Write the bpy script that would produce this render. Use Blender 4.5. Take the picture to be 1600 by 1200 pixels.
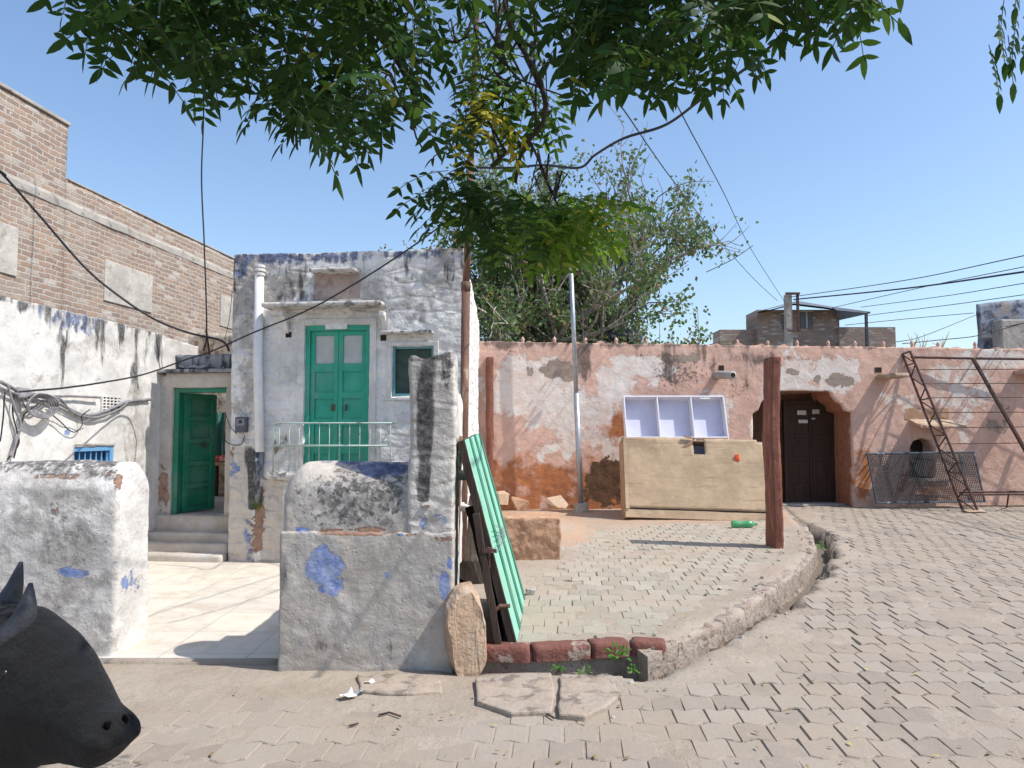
import bpy, bmesh, math, random
import numpy as np
from mathutils import Vector, Matrix, noise
random.seed(7); rng = np.random.default_rng(7)
R = math.radians
for o in list(bpy.data.objects): bpy.data.objects.remove(o)
scn = bpy.context.scene
col = scn.collection

# ------------------------------------------------------------------ camera
F, H, PITCH = 1202.0, 1.6, R(3.5)
cam = bpy.data.cameras.new('camera'); camo = bpy.data.objects.new('camera', cam); col.objects.link(camo)
camo.location = (0, 0, H); camo.rotation_euler = (math.pi/2 + PITCH, 0, 0)
cam.sensor_fit = 'HORIZONTAL'; cam.sensor_width = 36; cam.lens = 36*F/1600
cam.clip_start = 0.05; cam.clip_end = 2000
scn.camera = camo
# ------------------------------------------------------------------ sky, sun, exposure
SUN = Vector((1.61, -0.42, 2.24)).normalized()
el = math.asin(SUN.z); az = math.atan2(SUN.x, SUN.y)
w = bpy.data.worlds.new('World'); scn.world = w; w.use_nodes = True
nt = w.node_tree; sky = nt.nodes.new('ShaderNodeTexSky'); sky.sky_type = 'NISHITA'
sky.sun_disc = False; sky.sun_elevation = el; sky.sun_rotation = az
sky.air_density = 1.1; sky.dust_density = 1.25; sky.ozone_density = 3.5; sky.altitude = 0
nt.links.new(sky.outputs[0], nt.nodes['Background'].inputs[0]); nt.nodes['Background'].inputs[1].default_value = 0.15
sl = bpy.data.lights.new('sun', 'SUN'); sl.energy = 3.9; sl.angle = R(0.53); sl.color = (1, .955, .89)
so = bpy.data.objects.new('sun', sl); col.objects.link(so); so.rotation_euler = (-SUN).to_track_quat('-Z', 'Y').to_euler()
scn.view_settings.view_transform = 'Standard'; scn.view_settings.look = 'None'
scn.view_settings.exposure = 0.47; scn.view_settings.gamma = 1
scn.cycles.max_bounces = 8

# ------------------------------------------------------------------ pixel helpers (photo is 1600x1200)
def ray(px, py):
    u = (px-800)/F; v = (600-py)/F
    return Vector((u, math.cos(PITCH)-v*math.sin(PITCH), math.sin(PITCH)+v*math.cos(PITCH)))
def at(px, py, Y):
    d = ray(px, py); return Vector((0, 0, H)) + d*(Y/d.y)
def gr(px, py, z=0.0):
    d = ray(px, py); return Vector((0, 0, H)) + d*((z-H)/d.z)
def proj(P):
    P = np.asarray(P, float); x = P[:, 0]; y = P[:, 1]; z = P[:, 2]-H
    dep = y*math.cos(PITCH)+z*math.sin(PITCH); up = -y*math.sin(PITCH)+z*math.cos(PITCH)
    return 800+F*x/dep, 600-F*up/dep

# ------------------------------------------------------------------ materials
class NT:
    def __init__(s, name):
        s.m = bpy.data.materials.new(name); s.m.use_nodes = True; s.t = s.m.node_tree
        s.b = s.t.nodes['Principled BSDF']; s.out = s.t.nodes['Material Output']
        s.tc = s.t.nodes.new('ShaderNodeTexCoord')
        s.P = s.tc.outputs['Object']
    def L(s, a, b): s.t.links.new(a, b)
    def put(s, sock, v):
        if hasattr(v, 'links') or isinstance(v, bpy.types.NodeSocket): s.L(v, sock)
        else: sock.default_value = v
    def math(s, op, a, b=0.0, clamp=False):
        n = s.t.nodes.new('ShaderNodeMath'); n.operation = op; n.use_clamp = clamp
        s.put(n.inputs[0], a); s.put(n.inputs[1], b); return n.outputs[0]
    def scale(s, vec, sc):
        n = s.t.nodes.new('ShaderNodeVectorMath'); n.operation = 'MULTIPLY'
        s.put(n.inputs[0], vec); n.inputs[1].default_value = sc if hasattr(sc, '__len__') else (sc,)*3; return n.outputs[0]
    def noise(s, sc=5, det=5, rough=.55, vec=None, dist=0, color=False):
        n = s.t.nodes.new('ShaderNodeTexNoise'); n.inputs['Detail'].default_value = det
        n.inputs['Roughness'].default_value = rough; n.inputs['Distortion'].default_value = dist
        if hasattr(sc, '__len__'): s.L(s.scale(vec or s.P, sc), n.inputs['Vector']); n.inputs['Scale'].default_value = 1
        else: s.L(vec or s.P, n.inputs['Vector']); n.inputs['Scale'].default_value = sc
        return n.outputs['Color' if color else 'Fac']
    def vor(s, sc=5, feature='F1', vec=None, out='Distance'):
        n = s.t.nodes.new('ShaderNodeTexVoronoi'); n.feature = feature
        if hasattr(sc, '__len__'): s.L(s.scale(vec or s.P, sc), n.inputs['Vector']); n.inputs['Scale'].default_value = 1
        else: s.L(vec or s.P, n.inputs['Vector']); n.inputs['Scale'].default_value = sc
        return n.outputs[out]
    def ss(s, v, lo, hi, a=0.0, b=1.0):
        n = s.t.nodes.new('ShaderNodeMapRange'); n.interpolation_type = 'SMOOTHSTEP'
        s.put(n.inputs[0], v); n.inputs[1].default_value = lo; n.inputs[2].default_value = hi
        n.inputs[3].default_value = a; n.inputs[4].default_value = b; return n.outputs[0]
    def mix(s, f, a, b, mode='MIX'):
        n = s.t.nodes.new('ShaderNodeMix'); n.data_type = 'RGBA'; n.blend_type = mode
        s.put(n.inputs[0], f)
        for k, v in ((6, a), (7, b)):
            if isinstance(v, (tuple, list)): v = (*v[:3], 1)
            s.put(n.inputs[k], v)
        return n.outputs[2]
    def attr(s, name):
        n = s.t.nodes.new('ShaderNodeAttribute'); n.attribute_name = name; return n.outputs['Fac']
    def bump(s, h, dist=.01, strength=1.0, nrm=None):
        n = s.t.nodes.new('ShaderNodeBump'); n.inputs['Distance'].default_value = dist; n.inputs['Strength'].default_value = strength
        s.L(h, n.inputs['Height'])
        if nrm: s.L(nrm, n.inputs['Normal'])
        return n.outputs[0]
    def rnd(s):
        n = s.t.nodes.new('ShaderNodeNewGeometry'); return n.outputs['Random Per Island']
    def fin(s, colr, rough=.8, nrm=None, metal=0, spec=.3):
        s.put(s.b.inputs['Base Color'], (*colr[:3], 1) if isinstance(colr, (tuple, list)) else colr)
        s.put(s.b.inputs['Roughness'], rough); s.b.inputs['Metallic'].default_value = metal
        s.b.inputs['Specular IOR Level'].default_value = spec
        if nrm: s.L(nrm, s.b.inputs['Normal'])
        return s.m

def stucco(name, base, layers, var=.12, bumps=((30, .004), (6, .02)), rough=.92, pits=True, blocks=0):
    n = NT(name)
    d = tuple(c*(1-var*1.6) for c in base); u = tuple(min(1, c*(1+var*.7)) for c in base)
    c = n.mix(n.ss(n.noise(2.2, 6, .6), .35, .65), d, u)
    c = n.mix(n.ss(n.noise(22, 4, .6), .3, .75, 0, .35), c, tuple(x*.72 for x in base))
    hh = None
    for ly in layers:
        sc = ly.get('sc', 6); nz = n.noise(sc, ly.get('det', 6), ly.get('ro', .62), dist=ly.get('dist', .3))
        v = n.math('MULTIPLY', n.math('SUBTRACT', nz, .5), ly.get('amp', 1.2))
        if ly.get('attr'): v = n.math('ADD', v, n.math('SUBTRACT', n.attr(ly['attr']), 1.0))
        else: v = n.math('ADD', v, .5)
        th, sf = ly.get('th', .5), ly.get('soft', .04)
        m = n.ss(v, th-sf, th+sf, 0, ly.get('op', 1))
        cc = ly['col']; c2 = ly.get('col2', tuple(x*.75 for x in cc))
        c = n.mix(m, c, n.mix(n.ss(n.noise(ly.get('vsc', 9), 5, .65), .35, .68), cc, c2))
        if ly.get('h'):
            hv = n.math('MULTIPLY', m, ly['h']); hh = hv if hh is None else n.math('ADD', hh, hv)
    nrm = None
    for sc, dist in bumps:
        nrm = n.bump(n.noise(sc, 6, .6), dist, 1, nrm)
    nrm = n.bump(n.vor(9, 'SMOOTH_F1'), .006, .7, nrm)
    if blocks: nrm = n.bump(n.ss(n.vor((2.6, 2.6, 6.5), 'DISTANCE_TO_EDGE', vec=None), .0, .22), blocks, .9, nrm); nrm = n.bump(n.noise((5, 5, 11), 5, .6), .010, .8, nrm)
    if pits: nrm = n.bump(n.ss(n.vor(14), .03, .16), .004, .8, nrm)
    if hh is not None: nrm = n.bump(hh, .01, 1, nrm)
    return n.fin(c, rough, nrm, spec=.2)

def simple(name, c, rough=.6, var=.2, sc=8, bump=.002, metal=0, spec=.3, c2=None, c2th=.6, stretch=None):
    n = NT(name); s1 = stretch or sc
    k = n.mix(n.ss(n.noise(s1, 6, .65), .35, .65), tuple(x*(1-var) for x in c), tuple(min(1, x*(1+var*.5)) for x in c))
    if c2: k = n.mix(n.ss(n.noise(sc*.7 if not stretch else stretch, 7, .68, dist=.4), c2th-.04, c2th+.05), k, c2)
    return n.fin(k, rough, n.bump(n.noise(sc*5 if not stretch else tuple(q*3 for q in stretch), 5), bump), metal, spec)

WHITE = (.70, .67, .63); CEM = (.36, .345, .33); BLK = (.035, .033, .036); BLUE = (.16, .24, .55); BRK = (.27, .15, .11)
M = {}
# generic white lime-washed plaster; attributes: grey, black, blue, brick, cream, bluetop
def limewash(name, base=WHITE, **k):
    return stucco(name, base, [
        dict(sc=4, amp=1.3, th=.62, soft=.12, col=(.55, .54, .53), op=.7),
        dict(attr='cream', amp=.5, soft=.12, col=(.60, .545, .48), col2=(.50, .44, .38), sc=5, op=.9),
        dict(attr='grey', amp=1.9, soft=.15, det=9, ro=.72, col=(.37, .345, .315), col2=(.48, .45, .415), sc=5, vsc=14, h=-.15),
        dict(attr='grey', amp=1.6, soft=.08, th=.80, col=(.20, .185, .17), col2=(.30, .28, .26), sc=13, vsc=20, op=.75),
        dict(attr='proud', amp=.5, soft=.02, det=9, ro=.75, sc=6, col=(.50, .46, .42), col2=(.44, .40, .36), op=.35, h=1.6),
        dict(attr='brick', amp=2.2, soft=.05, col=BRK, col2=(.36, .24, .17), sc=9, det=9, ro=.72, h=-.8),
        dict(attr='blue', amp=2.4, soft=.07, col=(.16, .225, .46), col2=(.32, .37, .52), sc=9, det=9, ro=.74, vsc=16, h=-.35),
        dict(attr='black', amp=2.0, soft=.20, col=BLK, col2=(.14, .135, .13), sc=(9, 9, 2.2), vsc=30, op=.93),
        dict(attr='grime', amp=2.6, soft=.20, col=(.055, .052, .05), col2=(.18, .17, .165), sc=24, vsc=40, op=.9),
        dict(attr='bluetop', amp=2.4, soft=.22, col=(.045, .06, .12), col2=(.16, .20, .33), sc=(12, 12, 6), vsc=16, op=.9),
        dict(sc=30, amp=1.2, th=.79, soft=.03, col=(.16, .14, .13), op=.7),
    ], **k)
M['lime'] = limewash('white_limewash')
M['lime_rough'] = limewash('rough_limewash', base=(.78, .755, .72), bumps=((28, .005), (7, .03)), blocks=.013)
M['lime_side'] = limewash('side_limewash', base=(.65, .625, .59), bumps=((30, .003), (6, .014)))
M['lime_grey'] = limewash('grey_limewash', base=(.50, .45, .395), bumps=((34, .0025), (11, .008), (5, .016)))
M['lime_pillar'] = limewash('pillar_limewash', base=(.55, .515, .47), bumps=((30, .006), (9, .022)), blocks=.009)
M['pink'] = stucco('pink_plaster', (.62, .40, .315), [
    dict(sc=1.1, amp=1.2, th=.56, soft=.12, col=(.62, .42, .34), op=.8),
    dict(attr='white', amp=2.4, soft=.05, col=(.66, .61, .56), col2=(.62, .50, .43), sc=2.6, det=9, ro=.7, vsc=5, h=-.3),
    dict(sc=2.4, amp=1.4, th=.70, soft=.02, det=9, ro=.72, col=(.64, .56, .50), h=-.3),
    dict(attr='orange', amp=1.3, soft=.12, col=(.44, .17, .07), col2=(.30, .125, .065), sc=3, vsc=7),
    dict(attr='cement', amp=2.2, soft=.03, col=(.32, .255, .21), col2=(.27, .21, .17), sc=4, det=9, ro=.7, h=-.6),
    dict(attr='damp', amp=2.0, soft=.03, col=(.085, .05, .033), col2=(.14, .075, .04), sc=4, det=9, ro=.7),
    dict(attr='black', amp=1.8, soft=.16, col=(.075, .06, .055), col2=(.16, .12, .10), sc=(5, 5, 1.8), vsc=30, op=.85),
    dict(attr='speck', amp=1.5, soft=.06, th=.62, col=(.10, .075, .07), sc=16, op=.75),
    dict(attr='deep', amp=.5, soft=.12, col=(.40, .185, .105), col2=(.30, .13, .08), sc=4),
], var=.10, bumps=((26, .005), (4, .02)))
def brickmat(name, axis, c1, c2, mortar, bw=.25, bh=.085, white=.66, band=True):
    n = NT(name); sep = n.t.nodes.new('ShaderNodeSeparateXYZ'); n.L(n.P, sep.inputs[0])
    cb = n.t.nodes.new('ShaderNodeCombineXYZ'); n.L(sep.outputs[axis], cb.inputs[0]); n.L(sep.outputs['Z'], cb.inputs[1])
    va = n.t.nodes.new('ShaderNodeVectorMath'); va.operation = 'MULTIPLY_ADD'
    n.L(n.noise(3.2, 3, .5, color=True), va.inputs[0]); va.inputs[1].default_value = (.09, .06, 0); n.L(cb.outputs[0], va.inputs[2])
    vb = n.t.nodes.new('ShaderNodeVectorMath'); vb.operation = 'MULTIPLY_ADD'
    n.L(n.noise(16, 2, .5, color=True), vb.inputs[0]); vb.inputs[1].default_value = (.035, .026, 0); n.L(va.outputs[0], vb.inputs[2])
    bt = n.t.nodes.new('ShaderNodeTexBrick'); n.L(vb.outputs[0], bt.inputs['Vector'])
    bt.inputs['Scale'].default_value = 1; bt.inputs['Brick Width'].default_value = bw; bt.inputs['Row Height'].default_value = bh
    bt.inputs['Mortar Size'].default_value = .013; bt.inputs['Mortar Smooth'].default_value = .25; bt.inputs['Bias'].default_value = 0
    bt.inputs['Color1'].default_value = (0, 0, 0, 1); bt.inputs['Color2'].default_value = (1, 1, 1, 1); bt.inputs['Mortar'].default_value = (.5, .5, .5, 1)
    fac = bt.outputs['Fac']; bc = bt.outputs['Color']
    cr = n.t.nodes.new('ShaderNodeValToRGB'); n.L(bc, cr.inputs[0]); e = cr.color_ramp.elements
    e[0].position = 0; e[0].color = (*c1, 1); e[1].position = 1; e[1].color = (*c2, 1)
    for p, cc in ((.25, (.27, .19, .15)), (.5, (.40, .27, .19)), (.62, (.24, .175, .15)), (.8, (.34, .26, .20)), (.92, (.50, .46, .41))):
        k = e.new(p); k.color = (*cc, 1)
    c = n.mix(n.ss(n.noise(20, 5), .3, .7, 0, .4), cr.outputs[0], (.22, .17, .14))
    c = n.mix(n.ss(n.noise(11, 6, .7), white, white+.04), c, (.55, .53, .49))
    c = n.mix(fac, c, mortar)
    c = n.mix(n.ss(n.noise(1.3, 5, .6), .5, .75, 0, .6), c, mortar)
    nr = n.bump(n.math('SUBTRACT', 1, fac), .014); nr = n.bump(n.noise(25, 5), .006, 1, nr)
    return n.fin(c, .92, nr, spec=.2)
M['brick'] = brickmat('old_brickwork', 'Y', (.33, .225, .165), (.29, .21, .165), (.42, .375, .325), bw=.225, bh=.076, white=.62)
M['brick_far'] = brickmat('far_brickwork', 'X', (.29, .21, .165), (.26, .2, .16), (.28, .24, .21), bw=.26, bh=.10, white=.8)
M['plaster'] = stucco('grey_plaster', (.47, .44, .39), [dict(sc=5, amp=1, th=.62, soft=.08, col=(.36, .33, .29))])
M['cover'] = stucco('dusty_concrete', (.36, .30, .245), [dict(sc=7, amp=1.4, th=.6, soft=.06, col=(.22, .18, .15)), dict(sc=3, amp=1.4, th=.56, soft=.1, col=(.40, .32, .25), op=.8)], bumps=((30, .006), (6, .02)))
M['concrete'] = stucco('concrete', (.40, .37, .33), [dict(sc=7, amp=1.2, th=.64, soft=.06, col=(.24, .22, .20)), dict(sc=3, amp=1.2, th=.66, soft=.08, col=(.30, .2, .15), op=.7)])
M['slabtop'] = stucco('weathered_slab', (.58, .55, .51), [dict(sc=8, amp=1.6, th=.6, soft=.08, col=(.12, .11, .11), op=.8)])
M['dkstone'] = stucco('dark_stained_plaster', (.33, .33, .34), [dict(sc=(9, 9, 3), amp=1.8, th=.52, soft=.12, col=(.08, .085, .10)), dict(sc=6, amp=1.5, th=.7, soft=.05, col=(.5, .5, .48))])
M['sandstone'] = stucco('sandstone', (.45, .275, .175), [dict(sc=5, amp=1.2, th=.6, soft=.1, col=(.36, .21, .135)), dict(sc=14, amp=1.2, th=.68, soft=.05, col=(.55, .40, .29))], bumps=((24, .012), (7, .03)))
M['palestone'] = stucco('pale_rough_stone', (.47, .335, .235), [dict(sc=4, amp=1.3, th=.56, soft=.06, col=(.52, .41, .31)), dict(sc=9, amp=1.3, th=.68, soft=.05, col=(.30, .19, .13))], bumps=((20, .012), (6, .03)))
M['redstone'] = stucco('red_stone', (.21, .088, .062), [dict(sc=(12, 12, 2), amp=1.2, th=.6, soft=.08, col=(.33, .14, .095)), dict(sc=(9, 9, 3), amp=1.2, th=.66, soft=.06, col=(.15, .055, .042))], bumps=((22, .007), (5, .02)))
M['kerb'] = stucco('kerb_stone', (.20, .085, .068), [dict(sc=6, amp=1.4, th=.66, soft=.05, col=(.36, .28, .23)), dict(sc=12, amp=1.3, th=.68, soft=.04, col=(.13, .07, .06))], bumps=((24, .008), (6, .02)))
M['kerbgrey'] = stucco('kerb_concrete', (.355, .295, .245), [dict(sc=6, amp=1.4, th=.60, soft=.06, col=(.30, .225, .18)), dict(sc=14, amp=1.3, th=.66, soft=.04, col=(.17, .12, .10))], bumps=((24, .012), (6, .03)))
def paver_mat(name, a, b, dirt):
    n = NT(name); r = n.rnd()
    c = n.mix(r, a, b)
    c = n.mix(n.ss(n.noise(1.3, 6, .62), .40, .66, 0, .9), c, dirt)
    c = n.mix(n.ss(n.noise(9, 6, .7), .50, .72, 0, .5), c, tuple(x*1.12 for x in dirt))
    c = n.mix(n.ss(n.noise(60, 4, .7), .55, .7, 0, .35), c, (.2, .175, .15))
    c = n.mix(n.ss(n.noise(5, 7, .75), .68, .74, 0, .5), c, (.62, .585, .53))
    nr = n.bump(n.noise(70, 4, .7), .003); nr = n.bump(n.noise(11, 5, .6), .006, 1, nr)
    return n.fin(c, .93, nr, spec=.15)
M['paver'] = paver_mat('road_paver', (.255, .218, .18), (.335, .29, .24), (.32, .262, .205))
M['paver2'] = paver_mat('platform_paver', (.29, .26, .212), (.375, .338, .28), (.36, .295, .23))
def sand_mat():
    n = NT('sandy_soil')
    c = n.mix(n.ss(n.noise(1.7, 6, .6), .35, .65), (.31, .258, .205), (.355, .303, .247))
    c = n.mix(n.ss(n.noise(24, 5, .7), .50, .72, 0, .6), c, (.26, .2, .155))
    c = n.mix(n.ss(n.vor(26), .10, .04, 0, .8), c, (.22, .18, .15))
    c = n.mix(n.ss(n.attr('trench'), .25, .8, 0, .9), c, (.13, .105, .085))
    c = n.mix(n.math('MULTIPLY', n.attr('red'), n.ss(n.noise(3, 5), .3, .6), True), c, (.40, .265, .185))
    nr = n.bump(n.noise(60, 5, .7), .006); nr = n.bump(n.noise(9, 5, .6), .02, 1, nr)
    return n.fin(c, .95, nr, spec=.1)
M['sand'] = sand_mat()
def marble_mat():
    n = NT('marble_flooring'); bt = n.t.nodes.new('ShaderNodeTexBrick')
    n.L(n.P, bt.inputs['Vector']); bt.offset = 0
    for k, v in (('Scale', 1), ('Brick Width', .62), ('Row Height', .62), ('Mortar Size', .004), ('Mortar Smooth', .1)): bt.inputs[k].default_value = v
    bt.inputs['Color1'].default_value = (.66, .60, .50, 1); bt.inputs['Color2'].default_value = (.58, .54, .47, 1); bt.inputs['Mortar'].default_value = (.34, .3, .25, 1)
    c = n.mix(n.ss(n.noise(2.5, 8, .72, dist=.8), .44, .66, 0, .75), bt.outputs['Color'], (.45, .39, .32))
    c = n.mix(n.ss(n.noise(14, 6, .75), .56, .74, 0, .5), c, (.33, .28, .22))
    return n.fin(c, n.ss(n.noise(5, 5), .3, .7, .42, .7), n.bump(n.noise(20, 5), .002))
M['marble'] = marble_mat()
def paint(name, c, wear=.70, wc=(.30, .27, .22), stretch=None, rough=.5):
    n = NT(name)
    k = n.mix(n.ss(n.noise(4, 6, .6), .35, .65), tuple(x*.82 for x in c), c)
    k = n.mix(n.ss(n.noise(2.2, 6, .65), .42, .7, 0, .6), k, tuple(x*.55+.13 for x in c))
    k = n.mix(n.ss(n.noise(stretch or 12, 7, .7), wear-.02, wear+.01, 0, .8), k, wc)
    k = n.mix(n.ss(n.noise((20, 20, 3), 5, .7), .55, .8, 0, .35), k, tuple(x*.6 for x in c))
    return n.fin(k, rough, n.bump(n.noise((60, 60, 7), 5), .0015), spec=.35)
M['green'] = paint('green_door_paint', (.030, .36, .235), .72)
M['green_dk'] = paint('deep_green_door_paint', (.015, .20, .115), .74)
M['mint'] = paint('mint_sheet_paint', (.26, .60, .44), .74, rough=.45)
M['mint_dk'] = paint('green_rib_paint', (.01, .20, .115), .78, rough=.45)
M['railgreen'] = paint('pale_green_rail_paint', (.42, .55, .48), .60, (.22, .14, .10))
M['tealpaint'] = paint('teal_window_paint', (.10, .30, .33), .66)
M['bluepaint'] = paint('blue_window_paint', (.13, .33, .58), .70)
M['whitepaint'] = simple('white_pipe', (.72, .72, .73), .5, .08, 9, .001)
M['whitelam'] = simple('white_laminate', (.68, .67, .72), .45, .05, 5, .0005, c2=(.46, .43, .40), c2th=.74)
M['whitelam_back'] = simple('lilac_laminate', (.56, .56, .68), .5, .05, 5, .0005, c2=(.42, .41, .44), c2th=.76)
M['ply'] = simple('plywood_sheet', (.44, .325, .215), .75, .12, 2.2, .0025, c2=(.30, .205, .13), c2th=.62)
M['ply'] = stucco('plywood_board', (.46, .345, .23), [dict(attr='stain', amp=1.6, soft=.2, sc=5, col=(.25, .175, .12), col2=(.33, .24, .16), op=.85), dict(sc=(2, 2, 16), amp=1.3, th=.62, soft=.05, col=(.37, .265, .17), op=.7), dict(sc=(1.5, 1.5, 40), amp=1.3, th=.68, soft=.03, col=(.2, .14, .1), op=.6), dict(sc=9, amp=1.3, th=.74, soft=.03, col=(.62, .53, .41), op=.6)], bumps=((12, .003), (3, .006)), pits=False)
M['plyedge'] = simple('plywood_frame', (.40, .25, .16), .8, .2, 8, .003)
M['dkwood'] = simple('dark_weathered_wood', (.055, .04, .032), .85, .4, 9, .006, stretch=(22, 22, 3), c2=(.13, .09, .06), c2th=.66)
M['olddoor'] = simple('brown_door_wood', (.042, .022, .014), .75, .3, 9, .004, stretch=(18, 18, 2))
M['plank'] = simple('reddish_plank', (.21, .115, .085), .8, .3, 9, .004, stretch=(16, 16, 2))
M['rust'] = simple('rusty_iron', (.18, .10, .07), .85, .35, 14, .003, c2=(.36, .25, .19), c2th=.60, stretch=(12, 12, 2.5))
M['rustdk'] = simple('brown_iron', (.10, .055, .045), .8, .3, 14, .002, c2=(.2, .11, .08), c2th=.62)
M['galv'] = simple('galvanised_steel', (.38, .40, .42), .45, .15, 10, .001, metal=.6, c2=(.28, .26, .24), c2th=.66)
M['bluesteel'] = simple('blue_grey_steel', (.05, .065, .085), .45, .3, 10, .001, c2=(.3, .33, .36), c2th=.62)
M['stalk'] = simple('leaf_stalk', (.05, .08, .02), .6, .2, 5, 0)
M['mesh'] = simple('grey_wire', (.075, .07, .07), .55, .2, 10, .0005, metal=.3)
M['black'] = simple('black_cable', (.025, .025, .028), .55, .2, 10, .001)
M['greycable'] = simple('grey_dusty_cable', (.22, .21, .22), .7, .3, 10, .001)
M['meter'] = simple('grey_plastic', (.10, .10, .115), .5, .2, 10, .001)
M['dark'] = simple('shutter_board', (.045, .075, .06), .7, .3, 8, .002)
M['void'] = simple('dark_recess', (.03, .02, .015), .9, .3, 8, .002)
M['pane'] = simple('dusty_pane', (.46, .47, .45), .35, .1, 7, .0005)
M['redcloth'] = simple('red_cloth', (.50, .07, .05), .9, .2, 8, .003, c2=(.7, .62, .58), c2th=.55)
M['greencloth'] = simple('green_striped_cloth', (.05, .17, .13), .9, .3, 8, .003, c2=(.36, .45, .40), c2th=.56, stretch=(16, 16, 1.5))
M['orange'] = simple('orange_plastic', (.75, .10, .03), .5, .2, 10, .002)
M['paper'] = simple('paper', (.72, .71, .70), .8, .15, 10, .002)
M['moss'] = simple('moss', (.06, .12, .025), .9, .4, 20, .01)
M['slate'] = simple('corrugated_sheet', (.13, .14, .15), .6, .2, 5, .002)
M['tank'] = simple('black_tank_plastic', (.045, .05, .06), .4, .2, 5, .001)
def bottle_mat():
    n = NT('green_bottle_plastic'); n.b.inputs['Transmission Weight'].default_value = .55
    return n.fin((.12, .5, .24), .22, n.bump(n.noise(25, 3), .002), spec=.5)
M['bottle'] = bottle_mat()
def leaf_mat(name, c1, c2, c3, tr=.45, p3=.96, trc=None):
    n = NT(name); r = n.rnd(); c = n.mix(r, c1, c2)
    c = n.mix(n.ss(r, p3-.01, p3+.01), c, c3)
    n.fin(c, .6, spec=.15)
    t = n.t.nodes.new('ShaderNodeBsdfTranslucent'); n.L(n.mix(.5, c, trc or (.22, .36, .03)), t.inputs[0])
    ms = n.t.nodes.new('ShaderNodeMixShader'); ms.inputs[0].default_value = tr
    n.L(n.b.outputs[0], ms.inputs[1]); n.L(t.outputs[0], ms.inputs[2]); n.L(ms.outputs[0], n.out.inputs[0]); return n.m
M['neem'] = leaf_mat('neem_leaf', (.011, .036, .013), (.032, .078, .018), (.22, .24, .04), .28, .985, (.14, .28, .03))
M['neemlit'] = leaf_mat('sunlit_neem_leaf', (.06, .15, .022), (.13, .24, .03), (.35, .36, .08), .42, .97, (.28, .42, .04))  # lit copy of the neem leaf, sunlight on the spray put into its colour
M['neemy'] = leaf_mat('yellowing_neem_leaf', (.35, .36, .04), (.55, .46, .05), (.4, .3, .1), .4, .9, (.6, .5, .05))
M['farleaf'] = leaf_mat('small_tree_leaf', (.085, .135, .06), (.17, .23, .11), (.26, .15, .09), .3, .90)
M['weed'] = leaf_mat('weed_leaf', (.07, .22, .03), (.12, .30, .05), (.2, .3, .05), .4)
M['dryleaf'] = leaf_mat('dry_leaf', (.30, .22, .10), (.20, .13, .06), (.5, .45, .12), .2, .8, (.4, .3, .1))
M['bark'] = simple('grey_bark', (.17, .135, .11), .9, .35, 14, .008, stretch=(14, 14, 4), c2=(.30, .26, .22), c2th=.6)
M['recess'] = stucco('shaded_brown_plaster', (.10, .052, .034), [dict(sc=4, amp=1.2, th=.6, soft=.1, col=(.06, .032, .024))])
M['barkpale'] = simple('pale_bark', (.42, .38, .34), .9, .3, 12, .008, c2=(.20, .16, .13), c2th=.55)
M['barkdk'] = simple('dark_bark', (.075, .055, .045), .9, .35, 14, .008, stretch=(14, 14, 4))
def cow_mat():
    n = NT('black_hide')
    c = n.mix(n.ss(n.noise(3, 5), .4, .7), (.0035, .003, .003), (.008, .0065, .006))
    c = n.mix(n.ss(n.noise((70, 70, 70), 3, .7), .5, .8, 0, .4), c, (.018, .015, .014))
    n.b.inputs['Sheen Weight'].default_value = .05
    return n.fin(c, .62, n.bump(n.noise((220, 220, 60), 4, .8), .006, 1, n.bump(n.noise(14, 4), .02)), spec=.25)
M['cow'] = cow_mat()
M['horn'] = simple('horn_grey', (.045, .047, .055), .5, .3, 12, .004, spec=.3)
M['muzzle'] = simple('muzzle_skin', (.028, .027, .03), .35, .3, 30, .002, spec=.5)
M['nostril'] = simple('nostril_black', (.003, .003, .003), .9, .1, 5, 0, spec=.05)
M['eye'] = simple('eye_black', (.01, .008, .006), .3, .1, 5, 0, spec=.4)

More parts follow.
